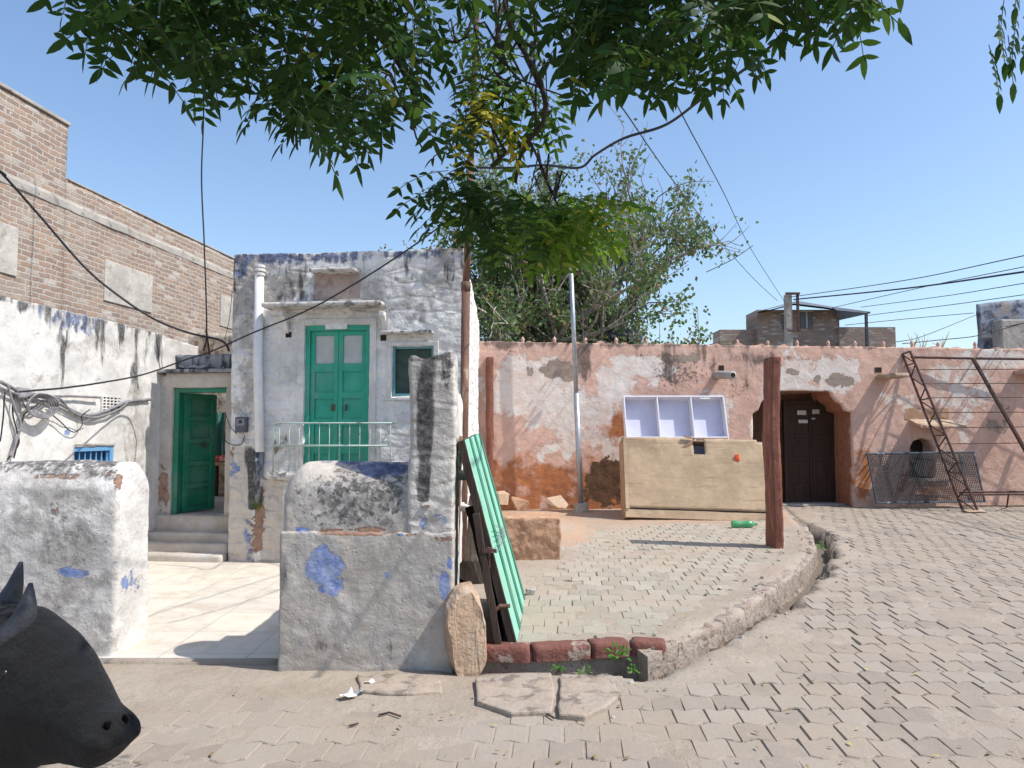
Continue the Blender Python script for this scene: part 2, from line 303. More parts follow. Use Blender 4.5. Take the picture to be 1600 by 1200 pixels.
# ------------------------------------------------------------------ object helpers
def meta(o, label=None, cat=None, group=None, kind=None):
    for k, v in (('label', label), ('category', cat), ('group', group), ('kind', kind)):
        if v: o[k] = v
    return o
def thing(name, label, cat, loc, group=None):
    o = bpy.data.objects.new(name, None); o.location = loc; o.empty_display_size = .1; col.objects.link(o)
    return meta(o, label, cat, group)
def worldloc(p):
    v = Vector((0, 0, 0))
    while p is not None: v += p.location; p = p.parent
    return v
class MB:
    def __init__(s): s.v = []; s.f = []
    def add(s, vs, fs):
        b = len(s.v); s.v += [tuple(v) for v in vs]; s.f += [tuple(i+b for i in f) for f in fs]; return s
    def box(s, x0, x1, y0, y1, z0, z1):
        return s.add([(x, y, z) for z in (z0, z1) for y in (y0, y1) for x in (x0, x1)],
                     [(0, 2, 3, 1), (4, 5, 7, 6), (0, 1, 5, 4), (2, 6, 7, 3), (0, 4, 6, 2), (1, 3, 7, 5)])
    def obox(s, c, a, b, d):   # centre and three half vectors
        c = Vector(c); a = Vector(a); b = Vector(b); d = Vector(d)
        return s.add([c+i*a+j*b+k*d for k in (-1, 1) for j in (-1, 1) for i in (-1, 1)],
                     [(0, 2, 3, 1), (4, 5, 7, 6), (0, 1, 5, 4), (2, 6, 7, 3), (0, 4, 6, 2), (1, 3, 7, 5)])
    def tube(s, pts, r, n=6, cap=True):
        pts = [Vector(p) for p in pts]; m = len(pts)
        if not hasattr(r, '__len__'): r = [r]*m
        up = None; vs = []
        for i, p in enumerate(pts):
            t = (pts[min(i+1, m-1)]-pts[max(i-1, 0)]).normalized()
            if up is None: up = t.orthogonal().normalized()
            else:
                up = up-t*up.dot(t); up = up.normalized() if up.length > 1e-6 else t.orthogonal().normalized()
            q = t.cross(up)
            for k in range(n):
                a = 2*math.pi*k/n; vs.append(p+(up*math.cos(a)+q*math.sin(a))*r[i])
        fs = [(i*n+k, i*n+(k+1) % n, (i+1)*n+(k+1) % n, (i+1)*n+k) for i in range(m-1) for k in range(n)]
        if cap: fs += [tuple(range(n-1, -1, -1)), tuple((m-1)*n+k for k in range(n))]
        return s.add(vs, fs)
    def prism(s, poly, z0, z1):
        n = len(poly); vs = [(p[0], p[1], z0) for p in poly]+[(p[0], p[1], z1) for p in poly]
        return s.add(vs, [tuple(range(n-1, -1, -1)), tuple(range(n, 2*n))]+[(i, (i+1) % n, n+(i+1) % n, n+i) for i in range(n)])
    def hull(s, c, size, seed, rot=0, n=16, sq=.6):
        r = random.Random(seed); bm = bmesh.new()
        for _ in range(n):
            q = [r.uniform(-1, 1) for _ in range(3)]; k = max(abs(t) for t in q)
            q = [t/k*(1-sq*.35*r.random()) for t in q]
            bm.verts.new((q[0]*size[0]/2, q[1]*size[1]/2, q[2]*size[2]/2))
        bmesh.ops.convex_hull(bm, input=bm.verts[:])
        bmesh.ops.delete(bm, geom=[v for v in bm.verts if not v.link_faces], context='VERTS')
        bmesh.ops.subdivide_edges(bm, edges=bm.edges[:], cuts=2, use_grid_fill=True)
        mt = Matrix.Translation(Vector(c)) @ Matrix.Rotation(rot, 4, 'Z')
        bm.verts.index_update(); vs = []
        for v in bm.verts:
            p = mt @ v.co; vs.append(p+noise.noise_vector(p*(2.2/max(size)))*max(size)*.03)
        s.add(vs, [tuple(v.index for v in f.verts) for f in bm.faces]); bm.free(); return s
    def build(s, name, mat, parent=None, smooth=False, bevel=0, loc=None, masks=None, merge=0):
        off = worldloc(parent) if parent is not None else (Vector(loc) if loc is not None else Vector((0, 0, 0)))
        P = np.array(s.v, dtype=np.float64); me = bpy.data.meshes.new(name)
        if merge or True:
            pass
        me.from_pydata((P-np.array(off)).tolist(), [], s.f); me.validate()
        if masks:
            for k, a in masks(P).items():
                at_ = me.attributes.new(k, 'FLOAT', 'POINT'); at_.data.foreach_set('value', np.asarray(a, dtype=np.float32)+1)
        me.materials.append(mat)
        bm = bmesh.new(); bm.from_mesh(me)
        if merge: bmesh.ops.remove_doubles(bm, verts=bm.verts[:], dist=merge)
        bmesh.ops.recalc_face_normals(bm, faces=bm.faces[:]) if smooth != 'keep' else None
        bm.to_mesh(me); bm.free()
        if smooth: me.polygons.foreach_set('use_smooth', [True]*len(me.polygons))
        o = bpy.data.objects.new(name, me); col.objects.link(o)
        if parent is not None: o.parent = parent
        elif loc is not None: o.location = loc
        if bevel:
            b = o.modifiers.new('bevel', 'BEVEL'); b.width = bevel; b.segments = 2; b.limit_method = 'ANGLE'
        return o

def disp(P, amp, sc, seed=0.0):
    out = np.array(P, float)
    for a, k in zip(amp, sc):
        for i, p in enumerate(P):
            out[i] += np.array(noise.noise_vector(Vector(p)*k+Vector((seed, seed*2, 0))))*a
    return out

def rbox(mb, org, ex, ey, L, D, Hh, res, r=.03, amp=(.01,), sc=(4,), warp=None, faces='fblrt', seed=0.0):
    """rounded, uneven masonry block. org = front-left-bottom corner, ex along, ey depth (unit), z up"""
    org = Vector(org); ex = Vector(ex).normalized(); ey = Vector(ey).normalized(); ez = Vector((0, 0, 1))
    nl, nd, nh = max(2, int(L/res)), max(2, int(D/res)), max(2, int(Hh/res))
    def grid(fn, a, b):
        vs = [fn(i/a, j/b) for j in range(b+1) for i in range(a+1)]
        fs = [(j*(a+1)+i, j*(a+1)+i+1, (j+1)*(a+1)+i+1, (j+1)*(a+1)+i) for j in range(b) for i in range(a)]
        return vs, fs
    G = dict(f=(lambda u, v: (u*L, 0, v*Hh), nl, nh), b=(lambda u, v: (u*L, D, v*Hh), nl, nh), l=(lambda u, v: (0, u*D, v*Hh), nd, nh),
             r=(lambda u, v: (L, u*D, v*Hh), nd, nh), t=(lambda u, v: (u*L, v*D, Hh), nl, nd), d=(lambda u, v: (u*L, v*D, 0), nl, nd))
    for k in faces:
        fn, a, b = G[k]; vs, fs = grid(fn, a, b); out = []
        for x, y, z in vs:
            if r > 0:
                q = Vector((min(max(x, r), L-r), min(max(y, r), D-r), min(max(z, -1 if 'd' not in faces else r), Hh-r)))
                dv = Vector((x, y, z))-q
                if dv.length > 1e-9: dv = dv.normalized()*r
                p = q+dv
            else: p = Vector((x, y, z))
            if warp: p = Vector(warp(p.x, p.y, p.z))
            out.append(org+ex*p.x+ey*p.y+ez*p.z)
        out = disp([tuple(p) for p in out], amp, sc, seed)
        mb.add([tuple(p) for p in out], fs)
    return mb

class Wall:
    """vertical plane through A,B (xy); s along A->B, t outwards (towards the viewer)"""
    def __init__(s, A, B):
        s.A = Vector((A[0], A[1], 0)); s.B = Vector((B[0], B[1], 0)); s.e = (s.B-s.A).normalized(); s.L = (s.B-s.A).length
        s.n = Vector((s.e.y, -s.e.x, 0))
        if s.n.dot(Vector((0, 0, 0))-s.A) < 0: s.n = -s.n
    def pt(s, a, z, t=0): return s.A+s.e*a+s.n*t+Vector((0, 0, z))
    def sz(s, px, py, t=0):
        d = ray(px, py); o = Vector((0, 0, H)); p0 = s.A+s.n*t
        k = (p0-o).dot(s.n)/d.dot(s.n); p = o+d*k; return (p-s.A).dot(s.e), p.z
    def box(s, mb, s0, s1, z0, z1, t0, t1):
        c = s.pt((s0+s1)/2, (z0+z1)/2, (t0+t1)/2)
        return mb.obox(c, s.e*abs(s1-s0)/2, s.n*abs(t1-t0)/2, Vector((0, 0, abs(z1-z0)/2)))
    def pbox(s, mb, x0, y0, x1, y1, t0, t1, tp=0):
        a, z1 = s.sz(x0, y0, tp); b, _ = s.sz(x1, y0, tp); _, z0 = s.sz(x0, y1, tp)
        return s.box(mb, a, b, z0, z1, t0, t1)
    def poly(s, mb, pts, t0, t1):  # polygon in (s,z)
        n = len(pts); vs = [s.pt(a, z, t0) for a, z in pts]+[s.pt(a, z, t1) for a, z in pts]
        return mb.add(vs, [tuple(range(n-1, -1, -1)), tuple(range(n, 2*n))]+[(i, (i+1) % n, n+(i+1) % n, n+i) for i in range(n)])
def inpoly(x, y, poly):
    c = False; n = len(poly); j = n-1
    for i in range(n):
        xi, yi = poly[i][:2]; xj, yj = poly[j][:2]
        if (yi > y) != (yj > y) and x < (xj-xi)*(y-yi)/(yj-yi)+xi: c = not c
        j = i
    return c
def gridwall(mb, W, s0, s1, z0, top, res, thick=.3, holes=(), amp=(.01,), sc=(4,), seed=0.0, sides='lr', back=False):
    """front skin with openings. holes: (polygon in (s,z), depth)"""
    def lines(a, b, extra):
        n = max(1, int(round((b-a)/res))); L = [a+(b-a)*i/n for i in range(n+1)]
        for e in extra:
            k = min(range(len(L)), key=lambda i: abs(L[i]-e))
            if a < e < b and 0 < k < len(L)-1: L[k] = e
        return L
    es = []; ez = []
    for poly, dep in holes:
        if len(poly) == 4:
            es += [p[0] for p in poly]; ez += [p[1] for p in poly]
    S = lines(s0, s1, es); topmax = max(top(q) for q in S); Z = lines(z0, topmax, ez)
    ns, nz = len(S), len(Z); P = {}
    keep = {}
    for j in range(nz-1):
        for i in range(ns-1):
            cs, cz = (S[i]+S[i+1])/2, (Z[j]+Z[j+1])/2; hit = None
            for h, (poly, dep) in enumerate(holes):
                if inpoly(cs, cz, poly): hit = h
            keep[i, j] = hit
    snap = {}
    for (i, j), hh in keep.items():
        for di, dj, e in ((1, 0, ((i+1, j), (i+1, j+1))), (0, 1, ((i, j+1), (i+1, j+1)))):
            k2 = keep.get((i+di, j+dj), -5)
            if k2 == -5 or k2 == hh: continue
            h = hh if hh is not None else k2; poly = holes[h][0]
            for v in e:
                if v in snap: continue
                q = Vector((S[v[0]], Z[v[1]])); best = None
                for a in range(len(poly)):
                    A = Vector(poly[a]); Bv = Vector(poly[(a+1) % len(poly)]); ab = Bv-A
                    tt = max(0, min(1, (q-A).dot(ab)/max(1e-9, ab.dot(ab)))); c = A+ab*tt
                    if best is None or (c-q).length < best[0]: best = ((c-q).length, c)
                if best[0] < res: snap[v] = best[1]
    idx = {}; vs = []
    def vid(i, j):
        if (i, j) not in idx:
            q = snap.get((i, j), Vector((S[i], Z[j])))
            zz = q.y; tp = top(S[i])
            if topmax > z0: zz = z0+(q.y-z0)*((tp-z0)/(topmax-z0)) if not holes else (q.y if j < nz-1 else tp)
            idx[i, j] = len(vs); vs.append(tuple(W.pt(q.x, min(zz, tp), 0)))
        return idx[i, j]
    fs = []
    for (i, j), h in keep.items():
        if h is None: fs.append((vid(i, j), vid(i+1, j), vid(i+1, j+1), vid(i, j+1)))
    def disp_all(vs): return [tuple(p) for p in disp(vs, amp, sc, seed)]
    fr = disp_all(vs); n3 = W.n
    vs2 = list(fr)
    # reveals
    for (i, j), h in keep.items():
        if h is None: continue
        for di, dj, e in ((1, 0, ((i+1, j), (i+1, j+1))), (-1, 0, ((i, j), (i, j+1))), (0, 1, ((i, j+1), (i+1, j+1))), (0, -1, ((i, j), (i+1, j)))):
            if keep.get((i+di, j+dj), 0) is None:
                a, b = vid(*e[0]), vid(*e[1]); dep = holes[h][1]
                k = max(2, int(dep/res/1.5)); prev = (a, b)
                for m in range(1, k+1):
                    pa = Vector(fr[a])-n3*dep*m/k; pb = Vector(fr[b])-n3*dep*m/k
                    vs2 += [tuple(pa), tuple(pb)]; cur = (len(vs2)-2, len(vs2)-1)
                    fs.append((prev[0], prev[1], cur[1], cur[0])); prev = cur
    # top and sides
    def strip(ids):
        k = max(2, int(thick/res/1.5)); prev = ids
        for m in range(1, k+1):
            base = len(vs2); vs2.extend(tuple(Vector(fr[q])-n3*thick*m/k) for q in ids)
            cur = [base+q for q in range(len(ids))]
            for q in range(len(ids)-1): fs.append((prev[q], prev[q+1], cur[q+1], cur[q]))
            prev = cur
        return prev
    strip([vid(i, nz-1) for i in range(ns)])
    if 'l' in sides: strip([vid(0, j) for j in range(nz)])
    if 'r' in sides: strip([vid(ns-1, j) for j in range(nz)])
    mb.add(vs2, fs)
    if back:
        for q0 in range(ns-1):
            pass
        a, b = W.pt(s0, z0, -thick), W.pt(s1, z0, -thick)
        mb.add([a, b, b+Vector((0, 0, top(s1)-z0)), a+Vector((0, 0, top(s0)-z0))], [(0, 1, 2, 3)])
    return mb

# soft blob masks given in photo pixels of the surface they stain; 0.5 is the edge
def B(px, py, *bl):
    v = np.full(len(px), -1.0)
    for cx, cy, rx, ry, *a in bl:
        q = 1-.5*(((px-cx)/rx)**2+((py-cy)/ry)**2)*(1.0); v = np.maximum(v, np.where(q > 0, q*(a[0] if a else 1), np.maximum(q, -1)))
    return v
def box_m(px, py, x0, y0, x1, y1, soft=8, v=.8):
    fx = np.clip(np.minimum(px-x0, x1-px)/soft+.5, 0, 1); fy = np.clip(np.minimum(py-y0, y1-py)/soft+.5, 0, 1)
    return fx*fy*(v+.7)-.7
def mx(*a):
    r = a[0]
    for b in a[1:]: r = np.maximum(r, b)
    return r

# ================================================================== GROUND
def g2(px, py, z=.12): p = gr(px, py, z); return (p.x, p.y)
edge = [g2(*q) for q in [(735, 1012), (820, 1013), (900, 1010), (970, 1002), (992, 1004), (1012, 1018), (1040, 1006), (1105, 982), (1165, 950), (1212, 918), (1255, 885), (1276, 856), (1268, 830), (1245, 810), (1226, 794)]]
plat = [(-.44, edge[0][1])]+edge+[(edge[-1][0]+.1, 15.2), (-.7, 15.2), (-.6, 9.2)]
def seg_d(x, y, pl):
    d = np.full(np.shape(x), 1e9)
    for (ax, ay), (bx, by) in zip(pl[:-1], pl[1:]):
        dx, dy = bx-ax, by-ay; t = np.clip(((x-ax)*dx+(y-ay)*dy)/(dx*dx+dy*dy), 0, 1)
        d = np.minimum(d, np.hypot(x-ax-t*dx, y-ay-t*dy))
    return d
def in_np(x, y, poly):
    c = np.zeros(np.shape(x), bool); n = len(poly); j = n-1
    for i in range(n):
        xi, yi = poly[i]; xj, yj = poly[j]
        m = ((yi > y) != (yj > y)) & (x < (xj-xi)*(y-yi)/((yj-yi) if yj != yi else 1e-9)+xi); c ^= m; j = i
    return c
def zroad(x, y):
    t = np.clip((y-5.6)/7.5, 0, 1); return .12*t*t*(3-2*t)
def nz(x, y, k, seed=0): return np.array([noise.fractal(Vector((a*k+seed, b*k, seed)), 1.0, 2.0, 4) for a, b in zip(np.ravel(x), np.ravel(y))]).reshape(np.shape(x))
COURT = [g2(168, 1032, 0), g2(440, 1032, 0), (-1.25, 9.6), (-5.6, 9.6), (-5.6, 5.5)]
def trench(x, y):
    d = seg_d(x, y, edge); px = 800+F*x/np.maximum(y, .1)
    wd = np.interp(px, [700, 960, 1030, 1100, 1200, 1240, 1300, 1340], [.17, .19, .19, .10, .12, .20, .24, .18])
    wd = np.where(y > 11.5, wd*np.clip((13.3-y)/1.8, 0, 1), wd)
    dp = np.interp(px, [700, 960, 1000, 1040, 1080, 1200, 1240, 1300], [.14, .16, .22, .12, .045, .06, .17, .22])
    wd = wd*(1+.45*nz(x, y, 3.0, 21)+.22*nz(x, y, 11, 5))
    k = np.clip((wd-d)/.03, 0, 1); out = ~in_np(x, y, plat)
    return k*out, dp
X0, X1, Y0, Y1, st = -5.4, 13.0, 2.2, 16.4, .06
xs = np.arange(X0, X1+st, st); ys = np.arange(Y0, Y1+st, st); GX, GY = np.meshgrid(xs, ys)
n1 = nz(GX, GY, .9, 3); n2 = nz(GX, GY, 4.5, 8)
tk, td = trench(GX, GY)
dsand = seg_d(GX, GY, edge)
GZ = zroad(GX, GY)-.0105+n1*.015+n2*.006+.012*np.exp(-((dsand-.28)/.28)**2)*(~in_np(GX, GY, plat))
GZ += .012*np.exp(-((GX+1.0)**2/1.6+(GY-4.3)**2/.35))
GZ -= tk*(td+n2*.03)
GZ = np.where(in_np(GX, GY, plat), GZ-.1, GZ)
GZ = np.where(in_np(GX, GY, COURT), -.08, GZ)
def sheet(name, X, Y, Z, mat, attrs=None, keep=None):
    ny, nx = X.shape; V = np.stack([X.ravel(), Y.ravel(), Z.ravel()], 1)
    i = np.arange(ny*nx).reshape(ny, nx); Fq = np.stack([i[:-1, :-1].ravel(), i[:-1, 1:].ravel(), i[1:, 1:].ravel(), i[1:, :-1].ravel()], 1)
    if keep is not None: Fq = Fq[keep.ravel()[Fq].all(axis=1)]
    me = bpy.data.meshes.new(name); me.from_pydata(V.tolist(), [], Fq.tolist())
    for k, a in (attrs or {}).items():
        t = me.attributes.new(k, 'FLOAT', 'POINT'); t.data.foreach_set('value', a.ravel().astype(np.float32))
    me.materials.append(mat); me.polygons.foreach_set('use_smooth', [True]*len(me.polygons))
    o = bpy.data.objects.new(name, me); col.objects.link(o); return o
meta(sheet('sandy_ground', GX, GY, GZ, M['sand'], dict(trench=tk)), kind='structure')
gp = MB(); r0 = 300
for (a, b, c, d) in ((-r0, X0+.02, -r0, r0), (X1-.02, r0, -r0, r0), (X0+.02, X1-.02, -r0, Y0+.02), (X0+.02, X1-.02, Y1-.02, r0)):
    z = -.012 if d <= Y0+.1 else .08
    gp.add([(a, c, z), (b, c, z), (b, d, z), (a, d, z)], [(0, 1, 2, 3)])
meta(gp.build('ground', M['sand'], merge=0), kind='structure')

def pavers(name, mat, inside, zf, x0, x1, y0, y1, w_=.184, d_=.222, gap=.006, jit=.0022, ang=0.0, seed=1):
    r = random.Random(seed); mb = MB(); row = 0; y = y0
    ca, sa = math.cos(ang), math.sin(ang)
    def Wv(x):   # zigzag course line
        t = (x/w_*2) % 2.0; return .016*(1 if t < .8 else (1-(t-.8)/.2*2 if t < 1.0 else (-1 if t < 1.8 else -1+(t-1.8)/.2*2)))
    while y < y1:
        off = (row % 2)*w_*.5; k = 0; x = x0+off
        while x < x1:
            cx, cy = x+w_/2, y+d_/2; wx, wy = cx*ca-cy*sa, cx*sa+cy*ca
            if inside(wx, wy):
                us = [gap/2, w_*.3, w_*.4, w_*.5, w_*.8, w_*.9, w_-gap/2]
                g = gap*(.7+r.random()*.9)
                sk = .018
                bot = [(x+u, y+Wv(x+u)+g/2) for u in us]; top = [(x+u+sk, y+d_+Wv(x+u)-g/2) for u in us]
                ol = bot+top[::-1]; n = len(ol)
                jx, jy = r.gauss(0, .002), r.gauss(0, .002); ra = r.gauss(0, .008)
                dz = r.gauss(0, jit); tx, ty = r.gauss(0, .008), r.gauss(0, .008)
                if r.random() < .05: dz -= .008
                vs = []
                for ring, (ins, zz) in enumerate(((0, -.035), (0, -.007), (.055, 0.0))):
                    for (a, b) in ol:
                        a2 = a-cx; b2 = b-cy; a2 *= (1-ins); b2 *= (1-ins)
                        a2, b2 = a2-b2*ra, b2+a2*ra
                        px_, py_ = cx+a2+jx, cy+b2+jy
                        X_, Y_ = px_*ca-py_*sa, px_*sa+py_*ca
                        vs.append((X_, Y_, zf(wx, wy)+zz+dz+tx*a2+ty*b2+zslope(zf, wx, wy)*(Y_-wy)))
                fs = [tuple(range(2*n, 3*n))]
                for q in (0, n):
                    fs += [(q+i, q+(i+1) % n, q+n+(i+1) % n, q+n+i) for i in range(n)]
                mb.add(vs, fs)
            x += w_; k += 1
        y += d_; row += 1
    return meta(mb.build(name, mat, loc=(0, 0, 0)), kind='structure')
def zslope(zf, x, y): return (zf(x, y+.05)-zf(x, y-.05))/.1
zr1 = lambda x, y: float(zroad(np.array(x), np.array(y)))
def in_road(x, y):
    if y < 2.4 or x < -.72*y-.4 or x > .72*y+.9 or y > 16: return False
    if in_np(np.array(x), np.array(y), plat): return False
    k = 800+F*x/y
    d = float(seg_d(np.array(x), np.array(y), edge))
    lim = np.interp(k, [700, 960, 1030, 1100, 1200, 1300, 1360], [.55, .45, .40, .36, .34, .38, .42])+.10*noise.noise(Vector((x*2, y*2, 0)))
    if d < lim: return False
    if x < -.3 and y > 4.75: return False
    if y > 5.0 and x < 0: return False
    return True
pavers('road_paving', M['paver'], in_road, zr1, -5, 13, 2.3, 16, ang=R(1.0), seed=3)
def in_plat(x, y):
    if not in_np(np.array(x), np.array(y), plat): return False
    d = float(seg_d(np.array(x), np.array(y), edge)); k = 800+F*x/y
    lim = np.interp(k, [750, 980, 1050, 1150, 1290], [.16, .20, .32, .40, .50])+.10*noise.noise(Vector((x*2.5, y*2.5, 5)))
    if d < lim or x < -.2 or y > 12.4+.9*noise.noise(Vector((x*.8, 0, 0)))-(.9 if x < 1.5 else 0): return False
    if x < .55 and y > 8.2: return False
    return True
pavers('platform_paving', M['paver2'], in_plat, lambda x, y: .124, -1, 8, 4.6, 14, ang=R(.5), jit=.0022, seed=5)
# raised platform body: soil sheet on a solid prism
pb = MB(); pb.prism([(p[0], p[1]) for p in plat], -.3, .085); meta(pb.build('platform_base', M['kerbgrey']), kind='structure')
px_ = np.arange(-.6, 7.4, .06); py_ = np.arange(4.9, 15.2, .06); PX_, PY_ = np.meshgrid(px_, py_)
pin = in_np(PX_, PY_, plat); pe = seg_d(PX_, PY_, edge)
m1 = nz(PX_, PY_, 1.2, 12); m2 = nz(PX_, PY_, 6, 4)
PZ_ = .1135+m1*.012+m2*.005+.012*np.exp(-(pe/.35)**2)+.003-.055*np.exp(-(pe/.075)**2)+.02*np.clip((PY_-12.3)/1.5, 0, 1)
meta(sheet('platform_soil', PX_, PY_, PZ_, M['sand'], dict(red=np.clip((PY_-11.6)/1.6, 0, .8)+.3*np.clip(m1, 0, 1)), keep=pin), kind='structure')
# courtyard marble
cm = MB(); cm.prism(COURT, -.2, .018); meta(cm.build('courtyard_floor', M['marble']), kind='structure')
cs = MB()
rbox(cs, (COURT[0][0], COURT[0][1]-.06, -.1), (1, 0, 0), (0, 1, 0), COURT[1][0]-COURT[0][0], .50, .112, .06, .02, (.008,), (5,)); meta(cs.build('threshold', M['sand'], merge=1e-4, smooth=True), kind='structure')

# kerb stones along the platform edge (things one could lift)
def along(pl, a, b):
    L = [0]; 
    for p, q in zip(pl[:-1], pl[1:]): L.append(L[-1]+math.dist(p, q))
    def f(s):
        for i in range(len(L)-1):
            if s <= L[i+1] or i == len(L)-2:
                t = (s-L[i])/(L[i+1]-L[i]); return Vector((pl[i][0]+(pl[i+1][0]-pl[i][0])*t, pl[i][1]+(pl[i+1][1]-pl[i][1])*t, 0)), Vector((pl[i+1][0]-pl[i][0], pl[i+1][1]-pl[i][1], 0)).normalized()
    return f, L[-1]
kf, kl = along(edge, 0, 0); s = .0; i = 0
KL = ['dark red kerb stone under the lower end of the green sheet door', 'red kerb stone just right of the upright sandstone slab', 'red kerb stone with a pale chipped top before the platform', 'worn red kerb stone above the green weeds']
kerbs = []
red_end = (edge[4][0]-edge[0][0])
while s < kl-.3:
    ln = random.choice([.34, .42, .5]) if s < red_end else random.uniform(.45, .95)
    if s < red_end and s+ln > red_end: ln = red_end-s
    p0, d0 = kf(s+.004); p1, d1 = kf(min(kl, s+ln-(.010 if s < red_end else -.01))); dd = (p1-p0).normalized(); nn = Vector((-dd.y, dd.x, 0))
    if (p1-p0).length > .1:
        red = s < red_end+.05
        mb = MB(); hh = (.098 if red else .30)+(random.uniform(-.008, .008) if red else random.uniform(-.035, .008))
        rbox(mb, p0+nn*(-.045 if red else 0)+Vector((0, 0, .036 if red else -.168)), dd, nn, (p1-p0).length, .16 if red else .20, hh, .03, .02 if red else .022, (.006 if red else .022, .006 if red else .012), (5, 16), seed=i)
        kerbs.append(meta(mb.build('kerb_stone', M['kerb'] if red else M['kerbgrey'], loc=p0, smooth=True, merge=1e-4), 'k', 'kerb stone', 'kerb stones round the paved platform'))
    s += ln; i += 1
ORD = 'zeroth first second third fourth fifth sixth seventh eighth ninth tenth eleventh twelfth thirteenth fourteenth fifteenth sixteenth seventeenth eighteenth nineteenth twentieth twenty-first twenty-second twenty-third twenty-fourth twenty-fifth twenty-sixth twenty-seventh'.split()
for k, o in enumerate(kerbs):
    x = 800+F*o.location.x/o.location.y
    if k == 0: o['label'] = 'dark red kerb stone behind the leaning sandstone slab, nearest the white wall'
    elif x < 985: o['label'] = ['', 'red kerb stone under the foot of the green sheet door', 'plain red kerb stone midway between green door and weeds', 'red kerb stone beside the green weeds', 'last dark red kerb stone before the broken drain corner', 'short red kerb piece at the corner of the drain'][min(k, 5)]
    else: o['label'] = ORD[k]+' eroded brown kerb stone of the curved platform edge, counting from the green sheet door'

# ================================================================== HOUSE
HW = Wall((-3.46, 9.47), (-.57, 9.12))
hb = gr(356, 873, 0)
house = thing('whitewashed_house', 'small whitewashed house with green double door, drainpipe and peeling stained plaster', 'house', HW.pt(HW.L/2, 0))
def hz(px, py, t=0): return HW.sz(px, py, t)
def hrect(x0, y0, x1, y1, t=0):
    a, z1 = hz(x0, y0, t); b, _ = hz(x1, y0, t); _, z0 = hz(x0, y1, t); return [(a, z0), (b, z0), (b, z1), (a, z1)]
door_r = hrect(477, 508, 578, 735); win_r = hrect(613, 541, 678, 619)
htop = lambda s: 3.79+.012*noise.noise(Vector((s*5, 0, 0)))+.02*noise.noise(Vector((s*1.3, 3, 0)))
hm = MB()
gridwall(hm, HW, 0, HW.L, -.05, htop, .022, thick=.35, holes=[(door_r, .10), (win_r, .09)], amp=(.014, .007, .0025), sc=(2.2, 9, 26), sides='l')
def house_masks(P):
    px, py = proj(P); n = len(px)
    top = np.clip(1-(py-388)/26, 0, 1)*.62
    return dict(
        bluetop=mx(top*(px < 560)*.95, B(px, py, (430, 402, 70, 12, .75), (375, 410, 18, 26, .6), (520, 402, 50, 9, .7), (640, 396, 90, 7, .55))),
        black=mx(np.clip(1-(py-386)/12, 0, 1)*.72, np.where(py < 440, .30, -.5), B(px, py, (450, 432, 30, 30, .52), (370, 440, 14, 60, .48), (452, 462, 40, 10, .55), (700, 420, 12, 30, .45)), box_m(px, py, 385, 705, 403, 798, 8, .95), B(px, py, (394, 715, 12, 18, .8))),
        grey=mx(B(px, py, (385, 470, 36, 120, .68), (430, 440, 60, 50, .66), (382, 620, 24, 90, .60), (560, 455, 90, 40, .56), (690, 430, 40, 60, .52), (640, 480, 60, 50, .45)), .12+0*px),
        cream=mx(box_m(px, py, 340, 690, 402, 900, 25, .9), box_m(px, py, 404, 745, 445, 900, 12, .95), box_m(px, py, 420, 485, 600, 735, 22, .42)),
        brick=B(px, py, (405, 800, 10, 60, .72), (398, 835, 10, 55, .6), (432, 640+60, 10, 14, .56), (445, 690, 6, 12, .58), (415, 748, 12, 4, .6), (362, 705, 8, 10, .55)),
        blue=B(px, py, (365, 735, 14, 22, .52), (388, 850, 7, 40, .55)),
    )
hm.build('front_wall', M['lime_rough'], house, smooth=True, masks=house_masks)
# right flank (faces the alley) and roof
SW = Wall((-.57, 9.12), (-.62, 14.5))
sm = MB(); 
if SW.n.x < 0: SW.n = -SW.n
gridwall(sm, SW, 0, SW.L, -.05, lambda s: 3.79-.03*s+.02*noise.noise(Vector((s*2, 1, 0))), .05, thick=.3, amp=(.02, .008), sc=(2, 8), sides='')
sm.build('side_wall', M['lime_rough'], house, smooth=True)
rf = MB(); rf.add([HW.pt(.1, 3.6, -.2), HW.pt(HW.L-.1, 3.6, -.2), Vector((-.9, 14.3, 3.5)), Vector((-3.9, 14.3, 3.5))], [(0, 1, 2, 3)])
rf.add([(-3.46, 9.6, 0), (-3.46, 9.6, 3.6), (-3.9, 14.3, 3.5), (-3.9, 14.3, 0)], [(0, 1, 2, 3)]); rf.build('roof', M['concrete'], house)
